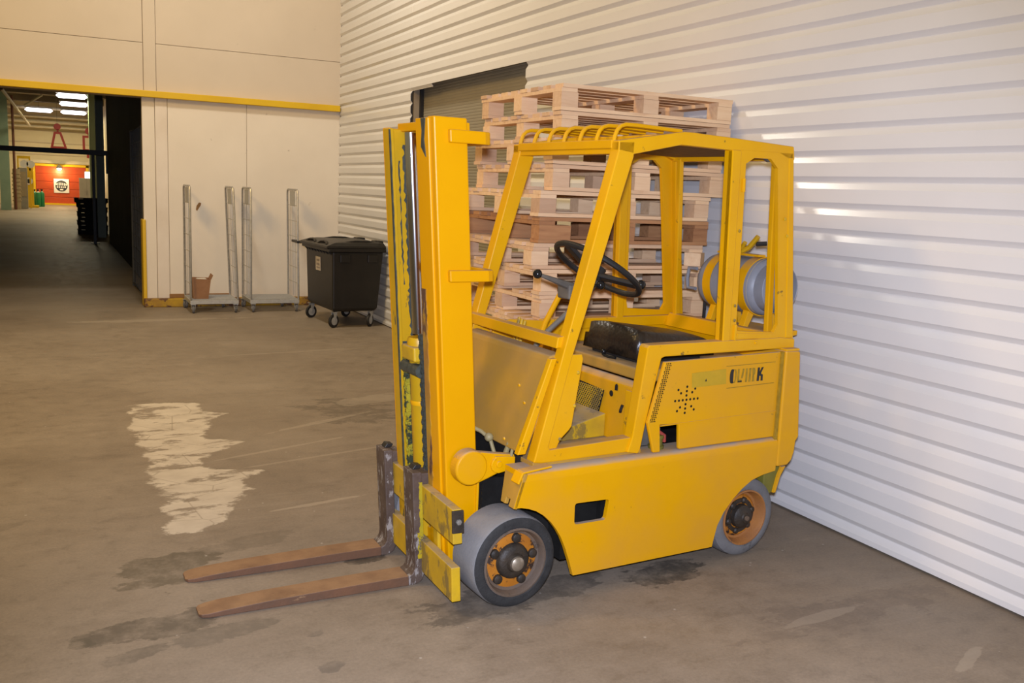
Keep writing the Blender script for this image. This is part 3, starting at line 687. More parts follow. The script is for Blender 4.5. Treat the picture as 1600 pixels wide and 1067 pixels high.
# recess behind the cut-out with a filter canister
MB().box(.79, .92, 0.16, 0.17, .585, .73).build('cutout_back', 'grease_grey', FK)
MB().lathe([(0, 0), (0, 0.036), (0.016, 0.038), (0.018, 0.030), (0.05, 0.030), (0.052, 0.036), (0.066, 0.034), (0.07, 0.0)], (.845, .095, .588), 'z', 20).build('filter_cup', 'green_paint', FK, smooth=True)
MB().tube([(.88, .08, .62), (.875, .075, .65), (.85, .085, .668), (.815, .09, .675)], 0.009, 8).build('hose', 'red_rubber', FK, smooth=True)
# seat deck, front panel of the engine box
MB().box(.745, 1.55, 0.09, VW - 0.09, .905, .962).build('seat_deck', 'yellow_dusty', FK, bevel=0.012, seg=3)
MB().ext([(.742, .898), (.726, .885), (.716, .874), (.702, .606), (.74, .606), (.76, .898)], 0.09, VW - 0.09).build('engine_front_panel', 'yellow_body', FK, bevel=0.004)
fp = MB().box(.700, .712, .10, .165, .61, .862).build('panel_edge', 'yellow', FK, bevel=0.004)
vent = MB().ext([(.327, .826), (.527, .835), (.572, .678), (.372, .669)], 0.698, 0.7035, 'x').build('vent_backing', 'dark_cavity', FK)
vent.parent = FK
M = MB()
def inq(v, z):  # inside the vent outline
    t = (z - .6735) / (.8305 - .6735)
    return 0 <= t <= 1 and (.372 + (.327 - .372) * t) <= v <= (.572 + (.527 - .572) * t)
for sgn in (1, -1):
    for k in range(-16, 40):
        pts = []
        for i in range(81):
            z = .66 + .18 * i / 80; v = .30 + k * 0.019 + sgn * (z - .75) * 0.95
            if inq(v, z): pts.append((0.697, v, z))
        if len(pts) > 3: M.bar(pts[0], pts[-1], 0.003, 0.0035, up=(1, 0, 0))
o = M.build('expanded_mesh', 'yellow_scraped', vent); o['kind'] = 'stuff'
MB().lathe([(0, 0.015), (-0.004, 0.0)], (.700, .268, .823), 'x', 16).map(lambda x, y, z: (x, y, z)).build('black_plug', 'black', FK)
MB().ext([(.235, .842), (.235, .865), (.243, .873), (.251, .865), (.251, .842)], .706, .712, 'x').build('key_slot', 'black', FK)
MB().tube([(.690, .165, .79), (.686, .172, .765), (.690, .178, .755)], 0.007, 8).build('latch', 'black', FK)
MB().box(.45, .70, .30, .60, .607, .66).map(lambda x, y, z: (x, y, z + (.06 if (x > .6 and z > .63) else 0))).build('foot_step', 'yellow_scraped', FK, bevel=0.006)
MB().box(.36, .42, .60, .68, .607, .70).build('pedal', 'black', FK, bevel=0.006)
MB().box(.36, .42, .44, .50, .607, .68).build('pedal', 'black', FK, bevel=0.006)
# far hood rail behind the seat
MB().box(.70, 1.55, VW - .085, VW - .05, .96, 1.085).build('side_rail', 'yellow', FK, bevel=0.006)
MB().ext([(1.50, 1.03), (1.58, 1.03), (1.58, 1.10), (1.54, 1.10)], 0.10, VW - 0.10).build('rear_rail', 'yellow', FK, bevel=0.006)

# --- seat
def cushion():
    nu, nv = 14, 14; u0, u1, v0, v1 = .785, 1.285, .20, .665; M = MB(); top = []; bot = []
    for i in range(nu + 1):
        for j in range(nv + 1):
            a, b = i / nu, j / nv
            ex = min(a, 1 - a); ey = min(b, 1 - b)
            edge = min(1, ex / .08) ** 0.5 * min(1, ey / .08) ** 0.5
            rise = .022 * (1 - abs(2 * b - 1) ** 2.5)
            h = .128 - .062 * a + rise * (1 - .3 * a)
            sq = 0.018 * (1 - edge)
            uu = u0 + (u1 - u0) * a; vv = v0 + (v1 - v0) * b
            top.append((uu + sq * (0.5 - a) * 2, vv + sq * (0.5 - b) * 2, .985 + h * (.55 + .45 * edge)))
            bot.append((uu + .012 * (0.5 - a) * 2, vv + .012 * (.5 - b) * 2, .985))
    n = nv + 1; fs = []
    for i in range(nu):
        for j in range(nv): fs.append((i * n + j, i * n + j + 1, (i + 1) * n + j + 1, (i + 1) * n + j))
    o = len(top); fb = [tuple(o + k for k in reversed(f)) for f in fs]
    ring = [j for j in range(n)] + [i * n + nv for i in range(1, nu + 1)] + [nu * n + j for j in range(nv - 1, -1, -1)] + [i * n for i in range(nu - 1, 0, -1)]
    side = [(ring[k], ring[(k + 1) % len(ring)], o + ring[(k + 1) % len(ring)], o + ring[k]) for k in range(len(ring))]
    M.add(top + bot, fs + fb + side)
    ob = M.build('seat_cushion', 'seat_vinyl', FK, smooth=False)
    ob.data.polygons.foreach_set('use_smooth', [True] * len(ob.data.polygons))
    return ob
seat = cushion()
MB().box(.83, 1.22, .25, .62, .962, .986).build('seat_base', 'black', seat, bevel=0.004)
MB().tube([(.790, .47, .985), (.782, .46, .972), (.780, .42, .966), (.79, .37, .968)], 0.007, 8).sphere((.784, .46, .985), .013).build('seat_lever', 'black_gloss', seat, smooth=True)

# --- overhead guard
def both(fn, name, mat, bevel=0.005, seg=2):
    for near in (1, 0):
        M = fn()
        if not near: M.map(lambda x, y, z: (x, VW - y, z))
        M.build(name, mat, FK, bevel=bevel, seg=seg)
GV = 0.055
both(lambda: MB().ext([(.150, .606), (.500, 1.925), (.500, 1.965), (.585, 1.970), (.583, 1.905), (.318, 1.042), (.222, .668), (.231, .655), (.665, .667), (.713, .617), (.668, .600), (.193, .600)], GV, GV + .062), 'guard_front_post', 'yellow')
both(lambda: MB().ext([(.640, .602), (.662, .668), (.717, 1.075), (.728, 1.087), (1.55, 1.085), (1.644, 1.075), (1.645, 1.030), (.822, 1.030), (.801, 1.024), (.735, .735), (.712, .61), (.700, .590)], GV - .012, GV + .05), 'guard_base_rail', 'yellow')
both(lambda: MB().ext([(.500, 1.925), (.500, 1.968), (.855, 2.027), (.905, 2.027), (1.151, 2.019), (1.534, 2.003), (1.545, 1.941), (1.515, 1.938), (1.43, 1.968), (1.139, 1.963), (.90, 1.968), (.843, 1.969), (.583, 1.915)], GV, GV + .05), 'roof_side_rail', 'yellow')
def quarter():
    outer = [(1.139, 1.966), (1.169, 1.080), (1.644, 1.060), (1.560, 1.66), (1.530, 1.97)]
    hole = [(1.241, 1.64), (1.232, 1.908), (1.282, 1.937), (1.388, 1.938), (1.438, 1.897), (1.471, 1.637), (1.528, 1.150), (1.505, 1.112), (1.262, 1.128), (1.252, 1.166)]
    return MB().ext(outer, GV, GV + .020, 'y', holes=[hole])
both(quarter, 'quarter_window_frame', 'yellow', 0)
both(lambda: MB().ext([(1.139, 1.966), (1.169, 1.080), (1.215, 1.080), (1.195, 1.966)], GV - .006, GV + .05), 'guard_rear_post', 'yellow')
both(lambda: MB().ext([(1.505, 1.95), (1.588, 1.08), (1.640, 1.08), (1.535, 1.95)], GV - .004, GV + .052), 'guard_rear_post', 'yellow')
both(lambda: MB().ext([(1.495, 1.95), (1.540, 1.075), (1.575, 1.075), (1.522, 1.95)], .128, .158), 'rear_frame_post', 'yellow')
both(lambda: MB().ext([(1.255, 1.092), (1.262, 1.118), (1.50, 1.104), (1.545, 1.078)], GV - .005, GV + .004), 'window_lip', 'yellow', 0.002)
MB().ext([(1.370, 1.060), (1.385, 1.060), (1.385, 1.075), (1.370, 1.075)], GV - .018, GV + .0).build('bolt_head', 'yellow', FK, bevel=0.003)
for (x, z) in ((1.222, 1.60), (1.232, 1.25), (1.236, 1.18), (1.512, 1.66), (1.535, 1.58), (.352, .985), (.342, .84), (.275, .70)):
    MB().lathe([(0, .008), (-.004, .006), (-.006, 0)], (x, GV - .003, z), 'y', 8).build('rivet', 'yellow_scraped', FK)
M = MB().cyl((1.226, GV - .004, 1.78), (1.224, GV - .004, 1.84), .008, 8); M.build('hinge', 'yellow', FK, smooth=True)
M = MB().box(1.236, 1.25, GV - .012, GV + .002, 1.085, 1.16); M.build('hinge', 'yellow', FK, bevel=0.003)
# front bar, rods, roof sheet
MB().box(.497, .515, GV + .05, VW - GV - .05, 1.935, 1.972).box(.505, .555, GV + .04, VW - GV - .04, 1.912, 1.936).build('guard_front_bar', 'yellow', FK, bevel=0.004)
for k in range(7):
    v = .105 + (.873 - .105) * k / 6
    pts = [(.507, v, 1.955), (.512, v, 1.985), (.523, v, 2.012), (.540, v, 2.030), (.566, v, 2.039), (.62, v, 2.040), (.875, v, 2.032)]
    MB().tube(pts, .0095, 8).build('guard_rod', 'yellow', FK, smooth=True)
MB().box(.84, .89, GV + .04, VW - GV - .04, 1.985, 2.020).build('roof_cross_bar', 'yellow', FK, bevel=0.004)
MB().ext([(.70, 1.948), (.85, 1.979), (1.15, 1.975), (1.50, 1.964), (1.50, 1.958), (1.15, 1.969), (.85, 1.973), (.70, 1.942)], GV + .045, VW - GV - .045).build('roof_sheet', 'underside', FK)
MB().box(1.50, 1.55, GV + .03, VW - GV - .03, 1.935, 1.998).build('roof_cross_bar', 'yellow', FK, bevel=0.004)
MB().ext([(.30, 1.968), (.31, 1.986), (.33, 1.96), (.315, 1.95)], 1.13, 1.16, 'x')
MB().ext([(1.36, 1.962), (1.39, 1.970), (1.44, 1.955), (1.46, 1.93), (1.42, 1.925)], .10, .115).build('torn_lining', 'grease_grey', FK)
# cross bar between the front posts, cowl
MB().ext([(.255, 1.088), (.262, 1.136), (.300, 1.140), (.292, 1.092)], GV + .03, VW - GV - .03).build('cowl_cross_bar', 'yellow', FK, bevel=0.004)
cowl = [(.105, .640), (.232, 1.030), (.246, 1.052), (.300, 1.062), (.315, 1.050), (.150, .640)]
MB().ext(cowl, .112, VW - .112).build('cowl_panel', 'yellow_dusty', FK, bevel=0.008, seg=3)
for v in (.098, VW - .098):
    MB().ext([(.085, .640), (.232, 1.045), (.262, 1.045), (.125, .640)], v - .016, v + .016).build('cowl_edge', 'yellow', FK, bevel=0.004)
both(lambda: MB().ext([(.160, .64), (.300, 1.06), (.382, 1.060), (.390, 1.040), (.348, .745), (.335, .728), (.292, .690), (.268, .640)], .072, .088), 'post_gusset', 'yellow', 0.004)
for (v, z) in ((.26, .90), (.18, .84), (.245, .67)):
    u = .105 + (.232 - .105) * (z - .64) / .39
    MB().lathe([(0, .008), (-.005, .006), (-.006, 0)], (u - .001, v, z), 'x', 8).build('rivet', 'yellow', FK)

# --- steering wheel, column, levers
ST = radians(33); sc_ = Vector((.728, .47, 1.386)); R_ = .225
na = Vector((cos(ST), 0, -sin(ST))); nb = Vector((0, 1, 0)); nn = Vector((sin(ST), 0, cos(ST)))
stw = MB().tube([sc_ + R_ * (cos(2 * pi * k / 40) * na + sin(2 * pi * k / 40) * nb) for k in range(40)], .0145, 10, closed=True).build('steering_wheel', 'black', FK, smooth=True)
for ang in (180, 300, 60):
    d_ = cos(radians(ang)) * na + sin(radians(ang)) * nb
    MB().bar(sc_ - nn * .03 + d_ * .02, sc_ + d_ * (R_ - .01), .05, .022, up=nn).build('spoke', 'black', stw, bevel=0.006)
MB().tube([sc_ - nn * .055, sc_ + nn * .012], .04, 18).build('wheel_hub', 'black', stw, smooth=True)
g = sc_ + R_ * (cos(radians(-20)) * na + sin(radians(-20)) * nb)
MB().tube([g - nn * .0 + na * .0, g + nn * .03], .010, 10).sphere(tuple(g + nn * .055), .024).build('spinner_knob', 'black_gloss', stw, smooth=True)
col0 = sc_ - nn * .05
MB().tube([col0, col0 - nn * .16], .035, 14).build('steering_column', 'grease_grey', FK, smooth=True)
MB().tube([col0 - nn * .14, (.44, .50, 1.06), (.40, .50, 1.0)], .013, 12).build('column_tube', 'grease_grey', FK, smooth=True)
MB().tube([(.595, .56, 1.285), (.530, .60, 1.12), (.50, .62, 1.0)], .014, 10).build('lever_rod', 'yellow', FK, smooth=True)
c0 = Vector((.60, .48, 1.30)); k1 = Vector((.376, .45, 1.369))
MB().tube([c0, c0 + (k1 - c0) * .5, k1], [.022, .014, .007], 8).build('shift_lever', 'grease_grey', FK, smooth=True)
MB().sphere(tuple(k1), .022).build('lever_knob', 'black_gloss', FK, smooth=True)
k2 = Vector((.700, .40, 1.318))
MB().tube([c0, k2], .007, 8).sphere(tuple(k2), .021).build('lever_knob', 'black_gloss', FK, smooth=True)
MB().box(.555, .645, .45, .55, 1.245, 1.315).build('lever_bracket', 'grease_grey', FK, bevel=0.008)
for (v, u) in ((.66, .42), (.72, .44), (.78, .46)):
    MB().tube([(u, v, .98), (u + .03, v, 1.12)], .008, 8).build('lever_rod', 'yellow_scraped', FK, smooth=True)
MB().ext([(.38, .96), (.38, 1.085), (.48, 1.10), (.70, 1.085), (.70, .96)], VW - .13, VW - .115).build('far_cowl_plate', 'yellow', FK, bevel=0.004)

# --- mast (leans forward)
TILT = 0.0705
def lean(x, y, z): return (x - TILT * (z - .2), y, z)
MU0, MU1 = -.144, .006
MT = 2.02
def channel(v0, out, u0, u1, z0, z1, fl=.062, w=.022):
    """C channel: web at v0, flanges reaching inward (out = +1 towards larger v)"""
    v1 = v0 + out * w; v2 = v0 + out * fl
    a_, b_ = min(v0, v1), max(v0, v1); c_, d_ = min(v0, v2), max(v0, v2)
    M = MB(); M.ext([(u0, v0), (u1, v0), (u1, v2), (u1 - .022, v2), (u1 - .022, v1), (u0 + .022, v1), (u0 + .022, v2), (u0, v2)], z0, z1, 'z')
    return M.map(lean)
VN, VF = .245, .765
channel(VN, 1, MU0, MU1, .12, MT).build('mast_outer_channel', 'yellow_mast', FK, bevel=0.006)
channel(VF, -1, MU0, MU1, .12, MT - .03).build('mast_outer_channel', 'yellow_mast', FK, bevel=0.006)
channel(VN + .035, 1, MU0 - .010, MU1 - .03, .14, MT - .006, fl=.118, w=.020).build('mast_inner_channel', 'yellow_rusty' if 0 else 'yellow_mast', FK, bevel=0.004)
channel(VF - .035, -1, MU0 - .010, MU1 - .03, .14, MT - .035, fl=.066, w=.020).build('mast_inner_channel', 'yellow_greasy', FK, bevel=0.004)
# greasy running strips on the inner channels
def jag(c0, c1, amp, z0, z1, n, side, r_):
    a_ = []; b_ = []
    for i in range(n + 1):
        z = z0 + (z1 - z0) * i / n
        a_.append((c0 + (r_.uniform(-amp, amp) if 'a' in side else 0), z)); b_.append((c1 + (r_.uniform(-amp, amp) if 'b' in side else 0), z))
    return a_ + b_[::-1]
jr = random.Random(3)
FW = VF - .055
MB().ext(jag(-.140, -.124, .004, .3, MT - .04, 130, 'b', jr), FW - .0015, FW + .004, 'y').map(lean).build('grease_strip', 'grease', FK)
MB().ext(jag(-.073, -.050, .006, .3, MT - .10, 120, 'a', jr), FW - .0012, FW + .004, 'y').map(lean).build('grease_strip', 'grease', FK)
MB().ext(jag(-.118, -.052, .012, .3, 1.04, 30, 'ab', jr), FW - .0010, FW + .004, 'y').map(lean).build('grease_patch', 'grease', FK)
MB().ext(jag(-.098, -.092, .004, 1.30, 1.85, 26, 'ab', jr), FW - .0010, FW + .004, 'y').map(lean).build('grease_streak', 'grease', FK)
MB().ext(jag(VF - .106, VF - .094, .003, .3, MT - .04, 60, 'a', jr), MU0 - .0112, MU0 - .006, 'x').map(lean).build('grease_strip', 'grease', FK)
MB().ext(jag(VN + .105, VN + .150, .006, .3, 1.32, 40, 'a', jr), MU0 - .0125, MU0 - .008, 'x').map(lean).build('rusty_strip', 'yellow_rusty', FK)
MB().ext([(VN + .055, 2.012), (VN + .095, 2.012), (VN + .088, 1.965), (VN + .10, 1.90), (VN + .060, 1.86), (VN + .072, 1.93)], MU0 - .0135, MU0 - .008, 'x').map(lean).build('grease_patch', 'grease', FK)
# cross members
def brace(z, h, u_end, u_front):
    M = MB()
    def ring(vv0, vv1, ue): return [(u_front, vv0), (ue - .04, vv0), (ue - .012, vv0 + .012), (ue, vv0 + .04), (ue, vv1 - .04), (ue - .012, vv1 - .012), (ue - .04, vv1), (u_front, vv1)]
    o_ = ring(VN - .024, VF + .024, u_end); i_ = ring(VN - .001, VF + .001, u_end - .026)
    poly = o_ + i_[::-1]
    M.ext(poly, z - h / 2, z + h / 2, 'z'); return M.map(lean)
brace(1.945, .052, .115, -.085).build('mast_brace', 'yellow_mast', FK, bevel=0.005)
brace(1.385, .048, .115, -.105).build('mast_brace', 'yellow_mast', FK, bevel=0.005)
MB().box(-.08, .0, VN + .06, VF - .02, MT - .045, MT - .008).map(lean).build('mast_top_tie', 'yellow_mast', FK, bevel=0.005)
MB().box(.004, .050, VN + .06, VF + .01, MT - .055, MT - .012).map(lean).build('mast_top_tie', 'yellow_mast', FK, bevel=0.005)
MB().box(-.12, .0, VN + .02, VF - .02, .13, .22).map(lean).build('mast_foot_tie', 'yellow_mast', FK, bevel=0.005)
# lift cylinder
CU, CV = -.108, .545
MB().cyl((CU, CV, 1.10), (CU, CV, MT - .055), .026, 24).map(lean).build('piston_rod', 'chrome', FK, smooth=True)
cyl = MB().lathe([(0, 0), (0, .046), (.82, .046), (.83, .052), (.90, .052), (.915, .046), (.915, 0)], (CU, CV, .17), 'z', 28).map(lean).build('lift_cylinder', 'yellow_greasy', FK, smooth=True)
MB().lathe([(0, .0465), (.01, .0485), (.02, .0465)], (CU, CV, .78), 'z', 28).map(lean).build('cylinder_band', 'yellow', cyl, smooth=True)
MB().box(CU - .060, CU + .05, CV - .075, CV + .06, .985, 1.05).map(lean).build('chain_anchor', 'yellow_scraped', FK, bevel=0.008)
MB().cyl((CU - .03, CV - .085, .945), (CU - .03, CV + .085, .945), .030, 16).map(lean).build('chain_roller', 'grease', FK, smooth=True)
# lift chains: side plates and pins
def chain(v, u, z0, z1, mat):
    M = MB(); z = z0; k = 0
    while z < z1:
        for dv in (-.013, .013, -.004, .004):
            if (k % 2 == 0) == (abs(dv) > .01): M.ext([(u - .009, z - .013), (u + .009, z - .013), (u + .012, z), (u + .009, z + .013), (u - .009, z + .013), (u - .012, z)], v + dv - .0035, v + dv + .0035)
        M.cyl((u, v - .018, z + .011), (u, v + .018, z + .011), .006, 6)
        z += .021; k += 1
    o = M.map(lean).build('lift_chain', mat, FK); return o
chain(.632, -.135, .42, 1.02, 'chain_yellow')
chain(.452, -.135, .34, 1.10, 'chain_grease')
MB().box(-.150, -.12, .435, .47, .28, .36).map(lean).build('chain_shackle', 'grease_grey', FK, bevel=0.004)
MB().box(-.150, -.12, .615, .65, .36, .44).map(lean).build('chain_shackle', 'grease_grey', FK, bevel=0.004)
# tilt bracket between mast and truck frame
both(lambda: MB().lathe([(.235, .076), (.184, .076), (.177, .070), (.176, 0)], (-.078, 0, .575), 'y', 40), 'pivot_boss', 'yellow_body', 0.003)
both(lambda: MB().ext([(-.085, .650), (.03, .628), (.135, .612), (.138, .565), (.06, .540), (.005, .520), (-.05, .503)], .182, .222), 'pivot_arm', 'yellow_body', 0.006)
both(lambda: MB().ext([(.03, .616), (.09, .612), (.13, .606), (.13, .552), (.05, .540)] + [(.048 - .036 * cos(radians(t)), .578 - .036 * sin(radians(t))) for t in range(60, -61, -20)], .172, .186), 'pivot_link', 'yellow', 0.004)
both(lambda: MB().cyl((.050, .166, .580), (.050, .20, .580), .015, 16), 'pivot_pin', 'yellow', 0.003)
both(lambda: MB().box(-.02, .012, .235, .29, .20, .50), 'mast_bearing', 'yellow_body', 0.005)
# hydraulic lines behind the mast
MB().box(.13, .16, .16, .82, .38, .64).build('firewall', 'dark_cavity', FK)
for i, (pts, r) in enumerate([([(.02, .42, .70), (.06, .36, .68), (.08, .31, .655), (.095, .30, .60), (.10, .30, .52)], .009), ([(.10, .27, .54), (.115, .235, .60), (.12, .21, .66)], .012),
                              ([(.11, .19, .54), (.115, .185, .60), (.12, .18, .66)], .007)]):
    MB().tube(pts, r, 8).build('hydraulic_line', 'hose', FK, smooth=True)
MB().sphere((.076, .315, .662), .020).build('line_fitting', 'hose', FK, smooth=True)

# --- carriage and forks
CY = radians(3.6); cpv = (-.20, .05)
def cyaw(x, y, z):
    dx, dy = x - cpv[0], y - cpv[1]
    return (cpv[0] + cos(CY) * dx + sin(CY) * dy, cpv[1] - sin(CY) * dx + cos(CY) * dy, z)
def sk(x, y, z):   # carriage leans with the mast
    return cyaw(x - .055 * (z - .1), y, z)
MB().box(-.222, -.182, .05, .86, .055, .205).map(sk).build('carriage_bar', 'yellow_scraped', FK, bevel=0.004)
MB().box(-.212, -.170, .05, .86, .305, .455).map(sk).build('carriage_bar', 'yellow_scraped', FK, bevel=0.004)
for v in (.30, .58): MB().box(-.178, -.130, v, v + .05, .08, .44).map(sk).build('carriage_upright', 'yellow_scraped', FK, bevel=0.004)
MB().box(-.217, -.165, .040, .051, .355, .452).map(sk).build('end_stop', 'hub_black', FK, bevel=0.003)
MB().lathe([(0, .013), (-.008, .012), (-.010, 0)], cyaw(-.191 - .055 * .3, .039, .405), 'y', 6).build('stop_bolt', 'zinc', FK)
for v in (.385, .752):
    w = .118
    shank = MB().ext([(-.255, .06), (-.255, .515), (-.211, .515), (-.211, .06)], v, v + w).map(sk)
    fk = MB()
    # heel and shank
    pr = [(-.211, .515), (-.255, .515), (-.253, .090), (-.257, .068), (-.268, .051), (-.285, .043)] + [(-.285, .0), (-.262, .0), (-.238, .005), (-.220, .018), (-.210, .042), (-.2085, .07)]
    n_ = len(pr)
    fork = MB().ext(pr, v, v + w).map(sk).build('fork_shank', 'fork_steel', FK, bevel=0.005)
    # tapered blade
    tipu = -1.172
    sec = [(-.284, 0, .044, 0), (-.55, 0, .041, 0), (-.90, 0, .033, 0), (-1.08, .0, .024, 0), (tipu + .035, .0, .018, .002), (tipu + .010, .001, .015, .010), (tipu, .003, .012, .026)]
    vs = []; fs = []
    for (u, zb, zt, ins) in sec:
        vs += [(u, v + ins, zb), (u, v + w - ins, zb), (u, v + w - ins, zt), (u, v + ins, zt)]
    for i in range(len(sec) - 1):
        for j in range(4): fs.append((4 * i + j, 4 * i + (j + 1) % 4, 4 * i + 4 + (j + 1) % 4, 4 * i + 4 + j))
    fs += [(0, 1, 2, 3), (4 * len(sec) - 1, 4 * len(sec) - 2, 4 * len(sec) - 3, 4 * len(sec) - 4)]
    MB().add(vs, fs).map(lambda x, y, z: sk(x, y, z + .001)).build('fork_blade', 'fork_rust', fork, bevel=0.003)
    if v < .5:
        MB().ext(jag(-.226, -.2108, .004, .22, .47, 24, 'a', jr), v - .0008, v + .003, 'y').map(sk).build('paint_smear', 'smear_green', fork)
        MB().ext(jag(-.236, -.2108, .005, .12, .24, 14, 'a', jr), v - .0010, v + .003, 'y').map(sk).build('paint_smear', 'smear_green', fork)
    MB().box(-.213, -.165, v + .012, v + w - .012, .455, .505).map(sk).build('fork_hook', 'fork_steel', fork, bevel=0.004)
    MB().ext([(-.236, .5155), (-.20, .5155), (-.19, .53), (-.22, .535)], v + .05, v + .10).map(sk).build('fork_pin', 'black', fork, bevel=0.003)

# --- gas bottle cradle
MB().ext([(1.60, 1.034), (1.60, 1.06), (1.90, 1.075), (1.90, 1.05), (1.70, 1.02)], .26, .82).build('cradle_plate', 'yellow', FK, bevel=0.004)
MB().tube([(1.72, .79, 1.05), (1.72, .79, 1.20)], .009, 8).build('cradle_rod', 'black', FK)
GU, GZ, GR = 1.718, 1.300, .148
for v in (.375, .625):
    M = MB(); M.lathe([(-.028, GR + .002), (-.028, GR + .007), (.028, GR + .007), (.028, GR + .002), (-.028, GR + .002)], (GU, v, GZ), 'y', 48)
    st = M.build('cylinder_strap', 'yellow', FK, smooth=True)
    M = MB().ext([(GU - .13, 1.06), (GU - .10, 1.06), (GU - .045, 1.165), (GU - .085, 1.19)], v - .02, v + .02); M.build('cradle_foot', 'yellow', FK, bevel=0.003)
    M = MB().ext([(GU + .13, 1.06), (GU + .10, 1.06), (GU + .045, 1.165), (GU + .085, 1.19)], v - .02, v + .02); M.build('cradle_foot', 'yellow', FK, bevel=0.003)
MB().bar((GU - .03, .35, GZ + GR + .012), (GU - .03, .66, GZ + GR + .012), .05, .012).build('strap_bridge', 'yellow', FK, bevel=0.003)
MB().tube([(GU - .05, .50, GZ + GR + .018), (GU - .03, .45, GZ + GR + .05), (GU - .02, .40, GZ + GR + .11)], .014, 8).build('strap_lever', 'yellow_greasy', FK, smooth=True)
MB().tube([(GU - .08, .52, GZ + GR + .012), (GU - .05, .48, GZ + GR + .05), (GU - .055, .455, GZ + GR + .075)], .012, 8).build('strap_lever', 'yellow_greasy', FK, smooth=True)
MB().cyl((GU - .02, .41, GZ + GR + .07), (GU + .025, .38, GZ + GR + .075), .012, 8).build('strap_handle', 'black', FK, smooth=True)

# gas cylinder in the cradle (its own thing)
ca, sa = cos(FA), sin(FA)
gv0, gv1 = .27, .755
gx, gy = FO[0] + ca * GU - sa * .51, FO[1] + sa * GU + ca * .51
GC = thing('gas_cylinder', 'grey gas cylinder lying strapped across the back of the forklift', 'gas cylinder', (gx, gy, GZ), FA)
hl = (gv1 - gv0) / 2
prof = [(-hl, 0)] + [(-hl + .075 - .075 * cos(radians(90 - t)) if 0 else -hl + .07 * (1 - sin(radians(t))) , (GR - .03) * cos(radians(t)) + .03 * (1 if t < 90 else 0)) for t in (89, 75, 60, 45, 30, 15, 0)] + [(hl - .07 * (1 - sin(radians(t))), (GR - .03) * cos(radians(t)) + .03) for t in (0, 15, 30, 45, 60, 75, 89)] + [(hl, 0)]
MB().lathe(prof, (0, 0, 0), 'y', 48).build('bottle_body', 'grey_metal', GC, smooth=True)
MB().lathe([(-hl + .03, GR * .86), (-hl - .030, GR * .86), (-hl - .033, GR * .845), (-hl - .030, GR * .83), (-hl + .02, GR * .83)], (0, 0, 0), 'y', 48).build('foot_ring', 'grey_metal', GC, smooth=True)
MB().lathe([(-hl + .066, GR * 1.004), (-hl + .062, GR * 1.012), (-hl + .056, GR * 1.004)], (0, 0, 0), 'y', 48).build('weld_seam', 'zinc_plain', GC, smooth=True)
MB().tube([(-.125, hl - .02, -.05), (-.125, hl + .045, -.05), (-.125, hl + .055, 0), (-.125, hl + .045, .06), (-.125, hl - .02, .06)], .010, 8).build('collar_handle', 'grey_metal', GC, smooth=True)
MB().tube([(.10, hl - .02, -.06), (.10, hl + .045, -.06), (.10, hl + .055, 0), (.10, hl + .045, .06), (.10, hl - .02, .06)], .010, 8).build('collar_handle', 'grey_metal', GC, smooth=True)
MB().cyl((0, hl - .01, 0), (0, hl + .05, 0), .022, 12).build('valve', 'bare_steel', GC, smooth=True)

# ------------------------------------------------------------------ pallet stack
PL, PW = 1.165, 1.05
BX = (0.0, .530, 1.060); BY = (0.0, .475, .95)
def wmesh(name, dx, dy, dz, mat='pine', jit=0.0):
    return MB().box(0, dx, 0, dy, 0, dz).mesh(name, mat)
PM = {}
for mat in ('pine', 'pine_brown'):
    PM[mat] = dict(block=wmesh('block', .105, .10, .079, mat), wide=wmesh('block', .20, .10, .079, mat), runner=wmesh('runner_board', PL, .10, .020, mat),
                   stringer=wmesh('stringer_board', .10, PW, .021, mat), deck=wmesh('deck_board', PL, .092, .021, mat), half=wmesh('deck_board', PL * .62, .092, .021, mat))
ORD = ['topmost', 'second from the top', 'third from the top', 'fourth from the top', 'fifth from the top', 'sixth from the top', 'seventh from the top', 'eighth from the top', 'ninth from the top', 'tenth from the top',
       'eleventh from the top', 'twelfth from the top', 'thirteenth from the top', 'fourteenth from the top', 'third from the bottom', 'second from the bottom', 'lowest']
ORD = ORD[:14] + ORD[-2:]
XL = [2.535, 2.545, 2.495, 2.50, 2.425, 2.43, 2.405, 2.455, 2.465, 2.43, 2.45, 2.44, 2.46, 2.45, 2.44, 2.45]
YN = [4.605, 4.61, 4.595, 4.60, 4.60, 4.605, 4.615, 4.60, 4.61, 4.595, 4.60, 4.605, 4.60, 4.60, 4.605, 4.60]
RZP = [.4, -.3, .5, -.6, .3, 0, .8, -.5, .6, -.9, .3, -.2, .4, 0, .3, -.2]
rng = random.Random(11)
